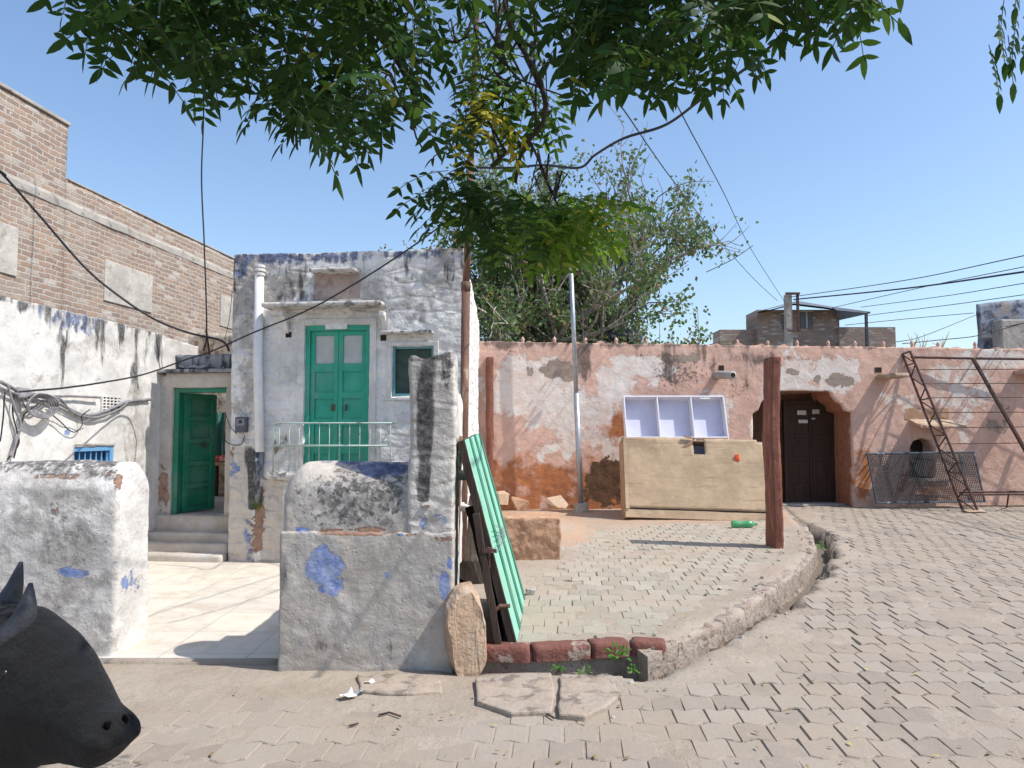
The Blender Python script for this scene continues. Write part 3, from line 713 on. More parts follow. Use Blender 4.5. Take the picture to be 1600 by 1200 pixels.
# door
dfm = MB(); (a0, z0), (a1, _), (_, z1), _ = door_r
HW.box(dfm, a0, a0+.055, z0, z1, -.09, -.02); HW.box(dfm, a1-.055, a1, z0, z1, -.09, -.02); HW.box(dfm, a0+.055, a1-.055, z1-.07, z1, -.09, -.02)
door = dfm.build('door_frame', M['green'], house, bevel=.004)
lint = MB(); HW.box(lint, a0+.26, a0+.53, z1-.055, z1+.005, -.019, .012); lint.build('paper_strip', M['paper'], door)
am = (a0+a1)/2
for s0_, s1_ in ((a0+.057, am-.002), (am+.002, a1-.057)):
    dl = MB(); zt = z1-.072; st_ = .055
    def bx(x0, x1, y0, y1, t0, t1): HW.box(dl, x0, x1, y0, y1, t0, t1)
    bx(s0_, s0_+st_, z0, zt, -.085, -.050); bx(s1_-st_, s1_, z0, zt, -.085, -.050)
    zs = [zt, zt-.09, zt-.44, zt-.52, zt-.80, zt-.87, zt-1.18, zt-1.25, zt-1.62]
    rails = [(zt-.055, zt), (zt-.50, zt-.40), (zt-.83, zt-.75), (zt-1.15, zt-1.07), (zt-1.50, zt-1.40), (z0, z0+.1)]
    for r0_, r1_ in rails: bx(s0_+st_, s1_-st_, r0_, r1_, -.085, -.0515)
    leafo = None
    pm = [(rails[k+1][1], rails[k][0]) for k in range(5)]
    for k, (p0_, p1_) in enumerate(pm):
        if k == 0: continue
        bx(s0_+st_, s1_-st_, p0_, p1_, -.082, -.070)
    leafo = dl.build('door_leaf', M['green'], house, bevel=.003)
    pn = MB(); HW.box(pn, s0_+st_-.005, s1_-st_+.005, pm[0][0], pm[0][1], -.08, -.072); pn.build('pane', M['pane'], leafo)
    kn = MB(); HW.box(kn, s0_+st_+.04 if s0_ > am-.01 else s1_-st_-.02, s0_+st_+.06 if s0_ > am-.01 else s1_-st_+.02, z0+.72, z0+.80, -.05, -.035); kn.build('bolt', M['rustdk'], leafo)
# lower panels inner mouldings are in the leaf mesh; window
(wa, wz0), (wb, _), (_, wz1), _ = win_r
wf = MB(); HW.box(wf, wa, wa+.028, wz0, wz1, -.08, -.02); HW.box(wf, wb-.035, wb, wz0, wz1, -.08, -.02); HW.box(wf, wa+.035, wb-.035, wz0, wz0+.03, -.08, -.02); HW.box(wf, wa+.035, wb-.035, wz1-.03, wz1, -.08, -.02)
wfo = wf.build('window', M['tealpaint'], house, bevel=.003)
pn = MB(); HW.box(pn, wa+.03, wb-.03, wz0+.02, wz1-.02, -.085, -.065); pn.build('shutter', M['dark'], wfo)
# sunshades
def ledge(x0, y0, x1, y1, t, th, name='sunshade', mat='slabtop', par=None):
    a, z = hz(x0, y0); b, _ = hz(x1, y1); mb = MB()
    rbox(mb, HW.pt(a, z-th, 0)-HW.n*.03+HW.n*(t+.03), HW.e, -HW.n, b-a, t+.03, th, .025, .006, (.004, .002), (6, 24), faces='fblrtd')
    return mb.build(name, M[mat], par or house, smooth=True, merge=1e-4)
ledge(423, 478, 604, 478, .27, .055)
ledge(494, 425, 562, 424, .23, .04)
ledge(600, 519, 678, 519, .16, .035)
# brackets under the main ledge, square beam holes, recess under the small hood
for x in (449, 603):
    a, z = hz(x, 490); bk = MB()
    prof = [(0, 0), (.20, 0), (.20, -.05), (.15, -.06), (.09, -.13), (.05, -.22), (0, -.25)]
    n = len(prof); vs = [HW.pt(a-.03, z+q[1], q[0]) for q in prof]+[HW.pt(a+.03, z+q[1], q[0]) for q in prof]
    bk.add(vs, [tuple(range(n)), tuple(range(2*n-1, n-1, -1))]+[(i, n+i, n+(i+1) % n, (i+1) % n) for i in range(n)])
    bk.build('bracket', M['lime'], house, bevel=.006)
for x, y in ((451, 523), (599, 528)):
    a, z = hz(x, y); q = MB(); HW.box(q, a-.035, a+.035, z-.035, z+.035, -.05, .008); q.build('beam_hole', M['void'], house)
    q = MB(); HW.box(q, a-.055, a+.055, z+.037, z+.055, -.02, .02); q.build('hole_lip', M['lime'], house)
a, z = hz(491, 426); b, zb = hz(563, 466); q = MB(); HW.box(q, a, b, zb, z, -.05, .012); q.build('blocked_vent', stucco('faded_panel', (.46, .37, .33), [dict(sc=6, amp=1.3, th=.56, soft=.1, col=(.36, .28, .25))]), house)
# surround mouldings of the door: slightly proud cream plaster band
sm = MB(); HW.box(sm, a0-.085, a0-.004, z0, z1+.07, -.02, .014); HW.box(sm, a1+.004, a1+.085, z0, z1+.07, -.02, .014); HW.box(sm, a0-.004, a1+.004, z1+.004, z1+.07, -.02, .014)
sm.build('door_surround', M['lime'], house, bevel=.004)
q = MB(); HW.box(q, wa-.06, wa-.004, wz0-.02, wz1+.05, -.02, .02); HW.box(q, wb+.004, wb+.06, wz0-.02, wz1+.05, -.02, .02); HW.box(q, wa-.004, wb+.004, wz1+.004, wz1+.05, -.02, .02); HW.box(q, wa-.08, wb+.08, wz0-.05, wz0-.022, -.02, .03); q.build('window_surround', M['lime'], house, bevel=.004)
# drainpipe
dp = MB(); pa = [hz(409, y) for y in (418, 706)]
dp.tube([HW.pt(pa[0][0], pa[0][1], .06), HW.pt(pa[0][0]-.0, (pa[0][1]+pa[1][1])/2, .06), HW.pt(pa[1][0]+.0, pa[1][1], .05)], .055, 14)
dpo = dp.build('drainpipe', M['whitepaint'], house, smooth=True)
q = MB()
for dz, r_ in ((0, .068), (-.05, .075), (-.10, .068)): q.tube([HW.pt(pa[0][0], pa[0][1]+dz-.02, .06), HW.pt(pa[0][0], pa[0][1]+dz+.015, .06)], r_, 14)
q.build('pipe_collar', M['lime'], dpo, smooth=False, bevel=.006)
q = MB(); q.tube([HW.pt(pa[1][0]-.02, pa[1][1]-.04+.05, .03), HW.pt(pa[1][0]-.03, pa[1][1]-.35, .02), HW.pt(pa[1][0]-.03, pa[1][1]-.62, .015)], [.062, .05, .03], 10)
q.v = disp(q.v, (.012,), (20,)).tolist(); q.build('mouldy_pipe_stub', M['dkstone'], dpo, smooth=True)
q = MB(); c0 = HW.pt(pa[1][0]-.03, pa[1][1]-.64, .03)
for k in range(60):
    c = c0+Vector((random.gauss(0, .035), random.gauss(0, .015), random.gauss(0, .035))); d = Vector((random.gauss(0, 1), random.gauss(0, 1), random.gauss(0, 1))).normalized()*.014; e = d.orthogonal().normalized()*.009
    q.add([c-d, c+e, c+d, c-e], [(0, 1, 2, 3)])
q.build('moss_tuft', M['weed'], dpo)['kind'] = 'stuff'
# landing slab and railing
la, lz = hz(424, 737); lb, _ = hz(640, 737)
lm = MB(); rbox(lm, HW.pt(la, lz-.09, .16), HW.e, -HW.n, lb-la, .2, .09, .04, .012, (.008,), (8,), faces='fblrtd'); lm.build('landing_slab', M['slabtop'], house, smooth=True, merge=1e-4)
rl = MB(); ra, rz = hz(427, 661, .14); rb, _ = hz(612, 661, .14)
rl.tube([HW.pt(ra, lz, .13), HW.pt(ra, rz-.05, .13), HW.pt(ra+.015, rz-.012, .13), HW.pt(ra+.05, rz, .13), HW.pt(rb, rz, .13), HW.pt(rb+.01, rz, .0)], .009, 8)
rl.tube([HW.pt(ra, rz-.27, .13), HW.pt(rb-.05, rz-.27, .13)], .012, 6)
for k in range(12):
    s_ = ra+.075+k*(rb-ra-.09)/11; rl.tube([HW.pt(s_, lz, .13), HW.pt(s_, rz, .13)], .005, 5)
rl.tube([HW.pt(ra, rz-.02, .13), HW.pt(ra, rz-.02, 0)], .008, 5)
rl.build('railing', M['railgreen'], house, smooth=True)
# electricity meter
mp, mz = hz(380, 663); mt = thing('electricity_meter', 'small grey electricity meter box on the house wall left of the drainpipe', 'meter', HW.pt(mp, mz, .02))
q = MB(); HW.box(q, mp-.072, mp+.072, mz-.10, mz+.09, .0, .075); q.build('meter_case', M['meter'], mt, bevel=.012)
q = MB(); HW.box(q, mp-.055, mp+.055, mz-.02, mz+.07, .076, .084); q.build('meter_window', simple('smoky_glass', (.16, .16, .18), .15, .1, 9, 0, spec=.6), mt, bevel=.004)
q = MB(); q.tube([HW.pt(mp+.005, mz+.03, .084), HW.pt(mp+.005, mz+.03, .095)], .02, 12); q.build('dial', M['black'], mt)
def cable(name, pts, r, label, mat='black', cat='cable', group=None, sag=0, n=10, parent=None, wob=0):
    P = [Vector(p) for p in pts]; out = []
    for i in range(len(P)-1):
        a = P[max(i-1, 0)]; b = P[i]; c = P[i+1]; d = P[min(i+2, len(P)-1)]
        for k in range(n):
            t = k/n; q = .5*((2*b)+(c-a)*t+(2*a-5*b+4*c-d)*t*t+(3*b-a-3*c+d)*t**3)
            q.z -= sag*4*t*(1-t)
            if wob: q += noise.noise_vector(q*7)*wob
            out.append(q)
    out.append(P[-1]); mb = MB(); mb.tube(out, r, 6)
    o = mb.build(name, M[mat], parent, smooth=True, loc=None if parent else P[0])
    return o if parent else meta(o, label, cat, group)
cable('meter_cable', [HW.pt(*hz(354, 648), .02), HW.pt(*hz(362, 668), .02), HW.pt(*hz(372, 678), .03)], .005, '', parent=mt)
cable('meter_cable', [HW.pt(*hz(384, 680), .03), HW.pt(*hz(378, 694), .02), HW.pt(*hz(362, 694), .02), HW.pt(*hz(352, 684), .02), HW.pt(*hz(353, 650), .02)], .005, '', parent=mt)

# ================================================================== DOORWAY WALL + STEPS (left of the house)
DW = Wall((-4.62, 10.0), (-3.35, 9.86))
dway = thing('doorway_wall', 'shaded whitewashed wall left of the house with an open green door', 'wall', DW.pt(.6, 0))
def dz_(px, py, t=0): return DW.sz(px, py, t)
(da, dzt) = dz_(270, 606); (db, _) = dz_(354, 606); (_, dzb) = dz_(270, 804)
hole = [(da, dzb), (min(db, DW.L-.02), dzb), (min(db, DW.L-.02), dzt), (da, dzt)]
dtop = dz_(250, 583)[1]
q = MB(); gridwall(q, DW, -.15, DW.L, -.05, lambda s: dtop+.01*noise.noise(Vector((s*6, 0, 0))), .03, thick=.28, holes=[(hole, .26)], amp=(.012, .005), sc=(3, 10), sides='l')
def dmask(P):
    px, py = proj(P)
    return dict(grey=mx(B(px, py, (235, 660, 30, 110, .62)), .3*(px < 262)), blue=B(px, py, (232, 650, 10, 26, .56), (240, 735, 12, 22, .58), (236, 820, 10, 20, .55)),
                brick=B(px, py, (256, 760, 9, 42, .75)), cream=box_m(px, py, 245, 580, 360, 607, 8, .7), black=B(px, py, (245, 584, 30, 5, .6)))
q.build('wall_face', M['lime_grey'], dway, smooth=True, masks=dmask)
q = MB(); DW.box(q, -.12, DW.L, dtop, dtop+.045, -.3, .10); q.build('ledge', M['dkstone'], dway, bevel=.01)
q = MB(); rbox(q, DW.pt(.22, dtop+.045, -.02), DW.e, -DW.n, DW.L-.2, .28, .20, .04, .03, (.02, .008), (4, 14)); q.build('parapet', M['dkstone'], dway, smooth=True, merge=1e-4)
q = MB()
for k in range(7): q.hull(DW.pt(.30+k*.07, dtop+.07+.01*(k % 2), .03), (.12, .1, .05), k, rot=k)
q.build('stone_chips', M['dkstone'], dway)
# frame and open leaf
q = MB(); h1 = hole[1][0]
DW.box(q, da+.002, da+.07, dzb, dzt, -.16, -.04); DW.box(q, da+.07, h1, dzt-.06, dzt-.001, -.16, -.04)
q.build('door_frame', M['green_dk'], dway, bevel=.004)
hinge = DW.pt(da+.075, 0, -.15); la_ = R(67); ld = (DW.e*math.cos(la_)-DW.n*math.sin(la_)).normalized(); ln_ = Vector((ld.y, -ld.x, 0))
wl = .50; zt_ = dzt-.065; zb_ = dzb+.02
def lbox(mb, u0, u1, z0, z1, t0, t1):
    c = hinge+ld*(u0+u1)/2+ln_*(t0+t1)/2; c = Vector((c.x, c.y, (z0+z1)/2)); mb.obox(c, ld*(u1-u0)/2, ln_*(t1-t0)/2, Vector((0, 0, (z1-z0)/2)))
q = MB(); lbox(q, 0, .08, zb_, zt_, -.03, .03); lbox(q, wl-.08, wl, zb_, zt_, -.03, .03)
nr_ = 6; hh_ = (zt_-zb_)
for k in range(nr_):
    z = zb_+k*(hh_-.06)/(nr_-1); lbox(q, .08, wl-.08, z, z+.06, -.028, .028)
lbox(q, .08, wl-.08, zb_, zt_, -.006, .004)
lf = q.build('door_leaf', M['green_dk'], dway, bevel=.004)
q = MB(); c = hinge+ld*.32+ln_*.03; c.z = zb_+hh_*.56
q.tube([c+(ld*math.cos(t)+Vector((0, 0, 1))*math.sin(t))*.035 for t in [k*math.pi/8 for k in range(17)]], .006, 6); q.build('ring_handle', M['rustdk'], lf)
# steps
steps = thing('entrance_steps', 'worn pale stone steps rising to the open green door', 'steps', DW.pt(.6, 0, .4))
zst = [gr(290, 881, 0).z, .11, .22, .33, dzb]
for k in range(4):
    t1 = .50-k*.145; q = MB()
    rbox(q, DW.pt(-.1, zst[k]-.05, t1), DW.e, -DW.n, DW.L-.0, t1+(.0 if k < 3 else .3), zst[k+1]-zst[k]+.05, .04, .018, (.008, .004), (4, 14), seed=k)
    q.build('step', M['lime_grey'], steps, smooth=True, merge=1e-4)
sb = thing('stuffed_bag', 'pale crumpled bag lying at the foot of the steps', 'bag', gr(322, 876, .03))
q = MB(); q.hull(gr(317, 872, .06), (.15, .1, .09), 3); q.v = disp(q.v, (.012,), (25,)).tolist(); q.build('pale_sack', M['paper'], sb, smooth=True)
q = MB(); q.hull(gr(334, 871, .05), (.09, .1, .07), 4); q.build('dark_knot', M['meter'], sb, smooth=True)

# behind the open door: inner court
iw = MB(); IW = Wall((-7, 14.2), (-3.6, 13.9)); gridwall(iw, IW, 0, IW.L, -.1, lambda s: 3.4, .08, amp=(.03, .015), sc=(2.5, 8))
meta(iw.build('inner_court_wall', stucco('rubble_wall', (.52, .44, .34), [dict(sc=7, amp=1.4, th=.55, soft=.05, col=(.25, .19, .14)), dict(sc=3, amp=1.2, th=.58, soft=.08, col=(.62, .57, .48))]), loc=IW.pt(1, 0), smooth=True), 'cream rubble wall seen through the open green door', 'wall')
q = MB(); q.prism([(-7, 9.95), (-3.5, 9.95), (-3.6, 14.3), (-7, 14.3)], .1, dzb); meta(q.build('inner_court_floor', M['concrete']), kind='structure')
bn = thing('charpoy_bench', 'low wooden bench with red edge inside the inner court', 'bench', at(342, 745, 13.0))
c = at(340, 722, 13.0); q = MB(); q.box(c.x-.8, c.x+.5, 12.7, 13.4, c.z-.05, c.z); q.build('seat', M['plyedge'], bn, bevel=.01)
for xx in (-.75, .05, .42):
    q = MB(); q.box(c.x+xx-.04, c.x+xx+.04, 12.75, 12.83, dzb, c.z-.05); q.build('leg', M['dkwood'], bn)
q = MB(); q.hull((c.x+.12, 12.95, c.z+.07), (.42, .3, .14), 9); meta(q.build('folded_cloth', M['redcloth'], loc=(c.x+.1, 12.95, c.z), smooth=True), 'folded red and white cloth on the bench beyond the open door', 'cloth')
c = at(338, 646, 13.2); q = MB(); N_ = 14
vs = [(c.x-.35+.7*i/N_, 13.3+.03*math.sin(i*1.7), c.z+.02-.75*j) for j in (0, 1) for i in range(N_+1)]
q.add(vs, [(i, i+1, N_+2+i, N_+1+i) for i in range(N_)]); o = q.build('hanging_cloth', M['greencloth'], loc=c); o.modifiers.new('thick', 'SOLIDIFY').thickness = .01
meta(o, 'green striped cloth hanging from a line in the inner court', 'cloth')

# ================================================================== LEFT WHITE WALL + BRICK BUILDING
LW = Wall((-5.65+.108*5.0, 5.0), (-5.65+.108*10.9, 10.9))
if LW.n.x < 0: LW.n = -LW.n
lw = thing('white_side_wall', 'tall sunlit whitewashed wall at far left with black streaks under its top', 'wall', LW.pt(3, 0))
q = MB()
def lwtop(s):
    y = 5.0+s*.994; return 2.88-.05*max(0, y-9.3)+.03*noise.noise(Vector((s*1.5, 0, 0)))+.015*noise.noise(Vector((s*7, 0, 0)))
wv = [LW.sz(x, y) for x, y in ((114, 697), (180, 697), (180, 735))]
vh = [LW.sz(x, y) for x, y in ((158, 619), (186, 619), (186, 644))]
bw_ = [(wv[0][0], wv[2][1]), (wv[1][0], wv[2][1]), (wv[1][0], wv[1][1]), (wv[0][0], wv[0][1])]
gridwall(q, LW, 0, LW.L, -.05, lwtop, .035, thick=.4, holes=[(bw_, .1)], amp=(.022, .010, .003), sc=(1.6, 7, 22))
def lmask(P):
    px, py = proj(P); ed = 466+.224*px
    bl = []
    for x, l, w_ in ((75, 25, 8), (100, 90, 10), (135, 20, 14), (150, 40, 6), (160, 60, 5), (190, 30, 7), (212, 95, 8), (225, 60, 5), (248, 40, 6), (40, 12, 20)): bl.append((x, 466+.224*x+l*.2, w_, l, .62))
    return dict(black=mx(B(px, py, *bl), np.clip(1-(py-ed)/9, 0, 1)*.5), bluetop=B(px, py, (115, 500, 40, 16, .66), (60, 488, 14, 14, .5)),
                blue=B(px, py, (105, 676, 5, 6, .9), (60, 520, 5, 4, .6), (140, 515, 22, 9, .5)), grey=mx(B(px, py, (215, 680, 22, 120, .6)), B(px, py, (150, 540, 80, 30, .5), (60, 600, 80, 60, .42)), .24+0*px))
q.build('wall_face', M['lime_side'], lw, smooth=True, masks=lmask)
wa_, wb_ = bw_[0][0], bw_[1][0]; z0_, z1_ = bw_[0][1], bw_[2][1]
q = MB(); LW.box(q, wa_, wa_+.06, z0_, z1_, -.09, -.02); LW.box(q, wb_-.06, wb_, z0_, z1_, -.09, -.02); LW.box(q, wa_+.06, wb_-.06, z1_-.05, z1_, -.09, -.02)
wo = q.build('window', M['bluepaint'], lw, bevel=.004)
q = MB()
for k in range(7):
    s_ = wa_+.08+k*(wb_-wa_-.16)/6; q.tube([LW.pt(s_, z0_, -.05), LW.pt(s_, z1_-.16, -.05), LW.pt(s_, z1_-.10, -.05), LW.pt(s_, z1_-.05, -.05)], [.014, .014, .006, .012], 6)
q.build('grille', M['bluepaint'], wo, smooth=True)
q = MB(); LW.box(q, wa_+.02, wb_-.02, z0_, z1_-.02, -.11, -.095); q.build('shutter', simple('deep_blue_board', (.03, .10, .22), .6), wo)
q = MB(); (va, vz1), (vb, _), (_, vz0) = vh[0], vh[1], vh[2]; nb = 5
for k in range(nb+1):
    s_ = va+(vb-va)*k/nb; LW.box(q, s_-.008, s_+.008, vz0, vz1, .0, .025)
    z = vz0+(vz1-vz0)*k/nb; LW.box(q, va, vb, z-.007, z+.007, .0, .024)
q.build('ventilation_grille', M['lime'], lw)
q = MB(); LW.box(q, va+.005, vb-.005, vz0, vz1, .001, .012); q.build('vent_back', M['void'], lw)
# thick cable conduit and tangled cables
lp = lambda x, y, t=.05: LW.pt(*LW.sz(x, y, t), t)
cable('conduit', [lp(68, 620), lp(110, 619), lp(156, 621)], .014, 'pale straight conduit running to the ventilation grille on the white wall', 'greycable', 'conduit')
TC = [([(0, 596), (30, 612), (60, 618), (95, 632), (130, 648), (160, 644), (200, 628), (235, 624)], .018, 'thick grey cable drooping from far left to the doorway wall'),
      ([(0, 606), (25, 616), (55, 628), (90, 622), (115, 645), (150, 652), (185, 640), (200, 628)], .012, 'thinner grey cable doubling the drooping thick one'),
      ([(12, 602), (24, 640), (32, 665), (24, 695), (18, 714)], .012, 'vertical grey cable dropping down the white wall beside the tangle'),
      ([(8, 612), (4, 660), (0, 690)], .007, 'thin cable falling at the picture edge left of the tangle'),
      ([(22, 614), (20, 650), (30, 690), (12, 718)], .007, 'thin wavy cable hanging behind the vertical cable'),
      ([(60, 632), (40, 645), (34, 660), (28, 690), (22, 716)], .008, 'cable curving from the coil down to the low wall'),
      ([(72, 640), (95, 660), (115, 675), (128, 665), (128, 650), (140, 640)], .006, 'thin slack loop of cable below the thick ones'),
      ([(70, 632), (95, 648), (125, 660), (140, 655)], .005, 'shallow thin loop of cable beside the coil'),
      ([(30, 620), (45, 642), (60, 640), (75, 625)], .008, 'short curved cable joining the coil to the junction')]
for k, (pts, r_, lb_) in enumerate(TC):
    cable('wall_cable', [lp(x, y, .04+.012*(k % 4)) for x, y in pts], r_, lb_, 'greycable' if k < 3 or k > 6 else 'black', group='cables tangled on the white wall', wob=.006)
q = MB(); cc = lp(62, 634, .08)
for k in range(4):
    pts = [cc+LW.e*math.cos(t)*(.16+.02*k)+Vector((0, 0, 1))*math.sin(t)*(.085+.012*k)+LW.n*(.012*k+.01*math.sin(3*t)) for t in [j*math.pi/12 for j in range(25)]]; q.tube(pts, .009, 6)
meta(q.build('cable_coil', M['greycable'], loc=cc, smooth=True), 'round coil of grey blue cable hung on the white wall', 'cable coil')
q = MB(); q.hull(lp(36, 614, .07), (.16, .12, .12), 5); meta(q.build('taped_joint', M['greycable'], loc=lp(36, 614, .07), smooth=True), 'lumpy taped cable joint left of the coil on the white wall', 'cable joint')

# brick building
BW = Wall((-7.5+.108*5.5, 5.5), (-7.5+.108*19, 19))
if BW.n.x < 0: BW.n = -BW.n
bb = thing('brick_building', 'tall bare brick building with plastered patches rising behind the white wall', 'building', BW.pt(6, 0))
def btop(s):
    y = 5.5+s*.994; return 5.95+.01*(10.9-y) if y < 10.93 else 5.19+.005*(y-11)
bsn = BW.sz(105, 250)[0]
q = MB()
for s0_, s1_, tp in ((0, bsn, 5.95), (bsn, BW.L, 5.17)):
    gridwall(q, BW, s0_, s1_, -.1, lambda s, tp=tp: tp+.012*noise.noise(Vector((s*2, 0, 0))), .07, thick=.25, amp=(.01, .006), sc=(2, 9), sides='lr')
q.build('brick_wall', M['brick'], bb, smooth=True)
q = MB(); BW.box(q, 0, bsn+.02, 5.95, 6.0, -.27, .03); q.build('coping', M['concrete'], bb, bevel=.01)
q = MB(); BW.box(q, bsn+.03, BW.L, 5.17, 5.20, -.27, .02); q.build('coping', M['concrete'], bb, bevel=.01)
zb0 = BW.sz(180, 352)[1]
q = MB(); gridwall(q, Wall((BW.pt(0, 0, .012).x, BW.pt(0, 0, .012).y), (BW.pt(BW.L, 0, .012).x, BW.pt(BW.L, 0, .012).y)), 0, BW.L, zb0-.07, lambda s: zb0+.06+.02*noise.noise(Vector((s*1.5, 3, 0))), .05, thick=.03, amp=(.012,), sc=(3,)); q.build('concrete_band', M['concrete'], bb, smooth=True)
for (x0, y0, x1, y1) in ((163, 413, 236, 488), (-60, 345, 25, 421), (344, 470, 372, 512)):
    a, zt2 = BW.sz((x0+x1)/2, (y0+y1)/2); s0_ = BW.sz(x0, y0)[0]; s1_ = BW.sz(x1, y1)[0]
    zc = a; hgt = .64 if x0 > 0 else .64
    zm = BW.sz((x0+x1)/2, (y0+y1)/2+(-2))[1]
    q = MB(); BW.box(q, s0_, s1_, zm-hgt/2*1.0, zm+hgt/2, -.02, .02); q.build('plastered_opening', M['plaster'], bb, bevel=.01)
bf = MB(); bf.add([BW.pt(0, 0), BW.pt(0, 5.9), BW.pt(0, 5.9, -8), BW.pt(0, 0, -8)], [(0, 1, 2, 3)]); bf.build('end_wall', M['brick'], bb)
q = MB(); rm = HW  # thin iron rod with hanging wire above the doorway
rb_ = DW.pt(*dz_(323, 550), -.1); rt_ = at(322, 515, rb_.y)
meta(q.tube([rb_-Vector((0, 0, .1)), rt_], .014, 8).build('iron_rod', M['rustdk'], loc=rb_, smooth=True), 'short rusty iron rod standing on the parapet above the open doorway', 'rod')

# ================================================================== FRONT LOW WALLS
fl = thing('low_front_wall', 'low round-topped front wall at left, grey face with bright white end', 'wall', (-3.3, 5.5, 0))
A0 = gr(17, 1040, 0); A1 = gr(174, 1031, 0); A1.x += .005
ex = (Vector((A1.x, A1.y, 0))-Vector((A1.x-1, A1.y+.0, 0))).normalized()
ztop = at(150, 722, 5.65).z
def cap(D, Hh, rr, ):
    def w_(x, y, z):
        return x, y, z
    return w_
def roundtop(D, Hh, drop=.13, taper=.0, L=1, lump=.0):
    def f(x, y, z):
        u = (y-D/2)/(D/2); k = max(0, z-(Hh-.35))/.35
        z2 = z-drop*k*(u*u)*1.0
        y2 = D/2+(y-D/2)*(1-taper*(z/Hh)-.10*k)
        return x, y2, z2
    return f
q = MB(); Lf = 1.02
rbox(q, (A1.x-Lf, A1.y+.02, -.05), (1, 0, 0), (0, 1, 0), Lf, .50, ztop+.05, .022, .035, (.020, .008, .003), (1.8, 8, 24), warp=roundtop(.5, ztop+.05, .17), seed=2)
def flm(P):
    px, py = proj(P); endf = (P[:, 1] > A1.y+.07) & (P[:, 0] > A1.x-.06)
    front = ~endf
    topg = np.clip(1-(py-722)/26, 0, 1)*.62
    d = dict(grime=np.clip(1-(py-722)/30, 0, 1)*.75*(P[:, 0] < A1.x-.10), grey=mx(B(px, py, (90, 770, 90, 60, .70), (110, 850, 70, 50, .8), (60, 800, 50, 90, .62), (110, 960, 80, 90, .60))*front, .38*front),
             brick=mx(B(px, py, (185, 752, 9, 14, .72), (178, 735, 12, 9, .62)), B(px, py, (110, 745, 60, 6, .50), (88, 795, 14, 14, .50))*front),
             blue=mx(B(px, py, (110, 895, 26, 9, .80))*front, B(px, py, (205, 915, 24, 22, .50))*endf), black=B(px, py, (120, 738, 80, 14, .52)), cream=.45*front)
    return d
q.build('masonry', M['lime'], fl, smooth=True, merge=1e-4, masks=flm)
fs_ = MB(); rbox(fs_, (A1.x-Lf-2.2, A1.y-.045, -.05), (1, 0, 0), (0, 1, 0), 2.2, .55, at(10, 752, 5.5).z+.05, .05, .04, (.015, .006), (2.5, 9), seed=5)
meta(fs_.build('white_front_wall', M['lime'], loc=(A1.x-Lf-1, A1.y, 0), smooth=True, merge=1e-4), 'bright white wall sliver at the left picture edge beside the grey low wall', 'wall')

A2 = gr(437, 1044, 0); A3 = gr(708, 1046, 0); A2.y = A3.y = (A2.y+A3.y)/2
zt2 = at(560, 722, 5.35).z; Lr = A3.x-A2.x; zp = at(670, 553, 5.25).z
fr_ = thing('front_wall_with_pillar', 'grey stained low front wall ending in a tall white pillar with black streak', 'wall', ((A2.x+A3.x)/2, A2.y, 0))
q = MB(); Lw = Lr-.31
def rt2(x, y, z):
    f = roundtop(.42, zt2+.05, .16); x2, y2, z2 = f(x, y, z)
    k = max(0, z-(zt2-.25))/.3
    e = max(0, .16-x)/.16
    z2 -= k*e*e*.12
    return x2, y2, z2
rbox(q, (A2.x, A2.y, -.05), (1, 0, 0), (0, 1, 0), Lw+.05, .42, zt2+.05, .018, .045, (.016, .007, .003), (1.8, 8, 26), warp=rt2, seed=3)
def frm(P):
    px, py = proj(P); front = (P[:, 1] < A2.y+.10)
    return dict(
        cream=mx(B(px, py, (490, 745, 42, 28, .8)), .25*front),
        grey=mx(.34*front, B(px, py, (570, 790, 130, 45, .85), (480, 870, 60, 120, .55), (600, 990, 120, 60, .62), (690, 840, 30, 70, .55))*front),
        grime=B(px, py, (590, 765, 110, 30, .60), (550, 800, 80, 24, .5), (520, 785, 40, 16, .5))*1.0,
        bluetop=mx(B(px, py, (600, 733, 46, 12, .95), (540, 722, 30, 6, .75))*(py < 752), 0*px),
        brick=B(px, py, (570, 828, 34, 5, .9), (520, 829, 20, 4, .7), (640, 838, 25, 4, .6), (690, 840, 18, 5, .62), (530, 737, 20, 6, .55)),
        proud=mx(np.clip((py-829)/6, -1, 1)*.5+.4, 0*px-1)*1.0-1*(py < 700), blue=B(px, py, (507, 888, 28, 28, 1), (517, 914, 20, 17, 1), (504, 862, 9, 12, .9), (604, 898, 4, 5, .85), (471, 827, 14, 4, .62), (627, 836, 10, 3, .8), (675, 900, 3, 5, .7)),
        black=B(px, py, (455, 890, 14, 40, .42), (545, 1010, 60, 12, .42)))
q.build('low_wall', M['lime_grey'], fr_, smooth=True, merge=1e-4, masks=frm)
LOWZ = at(560, 831, A2.y).z
q = MB()
def pil(x, y, z):
    k = z/zp; gx = .010*math.sin(z*5)
    zz = z
    if z > zp-.12: zz = z-.012*math.sin(max(0, x)*14+.6)*((z-(zp-.12))/.12)+.02*noise.noise(Vector((x*12, 0, 0)))*((z-(zp-.12))/.12)
    return x+gx*.4, y, zz
rbox(q, (A3.x-.315, A3.y-.012, -.05), (1, 0, 0), (0, 1, 0), .315, .40, zp+.05, .018, .022, (.013, .006, .003), (2.5, 10, 28), warp=pil, seed=4)
